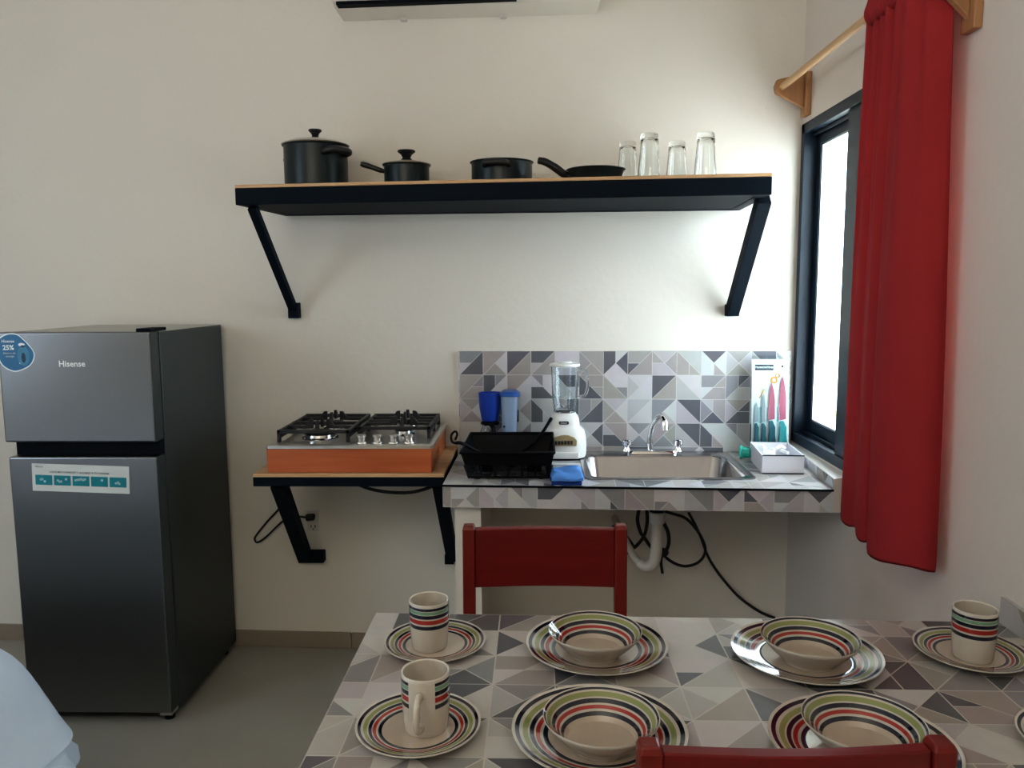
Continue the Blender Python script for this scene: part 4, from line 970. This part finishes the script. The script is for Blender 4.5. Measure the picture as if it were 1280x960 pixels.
for i, (x, y, lb) in enumerate(((-.213, 1.656, 'striped side plate at the far left corner of the table under a mug'), (-.202, 1.322, 'striped side plate at the front left under the mug with visible handle'),
                                (.913, 1.626, 'striped side plate by the right wall under a mug'), (.930, 1.285, 'striped side plate cut off by the right edge of the photo'))):
    o = S0 if i == 0 else copy_tree(S0); o.location = (x, y, Tz); tag(o, lb, 'plate', 'striped side plates')
m0 = mug('striped mug on the far left side plate, handle out of view')
for i, (x, y, a, lb) in enumerate(((-.2235, 1.646, 1.45, None), (-.1885, 1.324, -1.66, 'striped mug at the front left with its handle facing the camera'), (.909, 1.610, 1.2, 'striped mug on the side plate by the right wall'))):
    o = m0 if i == 0 else copy_tree(m0); o.location = (x, y, Tz+.0066); o.rotation_euler = (0, 0, a)
    if lb: o['label'] = lb

# ------------------------------------------------------------------ bed
t = thing('bed', (-2.2, .8, 0), 'bed with a draped white cover at the lower left corner', 'bed')
MB().box(-3.1, -1.45, -.6, 1.97, .0, .30).build('bed_base', M['mattress'], t, bevel=.02)
MB().box(-3.1, -1.45, -.6, 1.97, .301, .62).build('mattress', M['mattress'], t, bevel=.05, seg=4)
rings = []
def ring(off, z, amp=0, fr=0):
    out = []; base = rrect(-3.12-off, -1.395+off, -.62-off, 2.04+off, .13+off*.5, 14)
    c_ = Vector((-2.26, .56, 0)); n = len(base)
    dense = []
    for a, b_ in zip(base, base[1:]+base[:1]):
        L2 = math.hypot(b_[0]-a[0], b_[1]-a[1]); m = max(1, int(L2/.05))
        for k in range(m): dense.append(lerp(a, b_, k/m))
    for i, p in enumerate(dense):
        d = Vector((p[0], p[1], 0))-c_; d.normalize(); w_ = amp*math.sin(i*fr)+amp*.5*math.sin(i*fr*.37+1)
        out.append((p[0]+d.x*w_, p[1]+d.y*w_, z))
    return out
def samecount(rs):
    n = max(len(r_) for r_ in rs); out = []
    for r_ in rs:
        k = len(r_); out.append([lerp(r_[int(i*k/n) % k], r_[(int(i*k/n)+1) % k], i*k/n-int(i*k/n)) for i in range(n)])
    return out
rs = samecount([ring(-.40, .708), ring(-.16, .70), ring(-.06, .69), ring(.0, .664), ring(.038, .62), ring(.066, .56), ring(.090, .49, .003, .5), ring(.115, .42, .006, .5), ring(.132, .38, .008, .5)])
b = MB(); b.loft(rs, cap0=True); cv = b.build('bedspread', M['bed'], t, smooth=80); cv.modifiers.new('subsurf', 'SUBSURF').render_levels = 1
rs = samecount([ring(.115, .385, .006, .5), ring(.132, .36, .012, .9), ring(.140, .32, .016, 1.1), ring(.142, .28, .018, 1.1)])
b = MB(); b.loft(rs); b.build('ruffle', M['bed'], t, smooth=80)

# ------------------------------------------------------------------ light
wd = bpy.data.worlds.new('sky'); bpy.context.scene.world = wd; wd.use_nodes = True
nt = wd.node_tree; bg = nt.nodes['Background']
bg.inputs['Color'].default_value = (.80, .90, 1, 1); bg.inputs['Strength'].default_value = 11
def light(name, kind, loc, rot, energy, col, size=None, sy=None):
    l = bpy.data.lights.new(name, kind); l.energy = energy; l.color = col
    if kind == 'AREA': l.shape = 'RECTANGLE'; l.size = size; l.size_y = sy or size
    o = bpy.data.objects.new(name, l); C.objects.link(o); o.location = loc; o.rotation_euler = rot; return o
sun = light('sun', 'SUN', (0, 0, 6), (0, 0, 0), 30, (1, .97, .92)); sun.data.angle = .01
sun.rotation_euler = Vector((.35, -.25, -.9)).to_track_quat('-Z', 'Y').to_euler()
po = light('window_portal', 'AREA', (XR+.085, (WY0+WY1)/2, (WZ0+WZ1)/2), (0, math.radians(90), 0), 1, (1, 1, 1), WZ1-WZ0, WY1-WY0)
po.data.cycles.is_portal = True
light('room_fill', 'AREA', (-1.0, -1.3, 2.2), Vector((0, .3, .95)).to_track_quat('-Z', 'Y').to_euler(), 62, (1, .94, .84), 2.4, 1.2)  # added upward fill to brighten the upper walls, not a real lamp
light('bed_fill', 'AREA', (-3.7, .6, 1.7), Vector((.8, .25, -.5)).to_track_quat('-Z', 'Y').to_euler(), 26, (.66, .82, 1), 1.2, 1.8)  # added cool fill on the bed, standing for daylight from out of view

# ------------------------------------------------------------------ camera
pitch, yaw, roll = [math.radians(a) for a in (6.78, -1.5, -.33)]
fw = Vector((math.sin(yaw)*math.cos(pitch), math.cos(yaw)*math.cos(pitch), -math.sin(pitch)))
rt = Vector((math.cos(yaw), -math.sin(yaw), 0)); up = rt.cross(fw)
r2 = rt*math.cos(roll)+up*math.sin(roll); u2 = -rt*math.sin(roll)+up*math.cos(roll)
cd = bpy.data.cameras.new('camera'); cam = bpy.data.objects.new('camera', cd); C.objects.link(cam)
mw = Matrix((r2, u2, -fw)).transposed().to_4x4(); mw.translation = (0, 0, 1.6); cam.matrix_world = mw
cd.sensor_width = 36; cd.lens = 1004*36/1280; cd.clip_start = .05
sc = bpy.context.scene; sc.camera = cam
sc.view_settings.view_transform = 'Standard'; sc.view_settings.look = 'Medium High Contrast'; sc.view_settings.exposure = .13
sc.cycles.max_bounces = 14; sc.cycles.diffuse_bounces = 6; sc.cycles.transparent_max_bounces = 12; sc.cycles.sample_clamp_indirect = 6
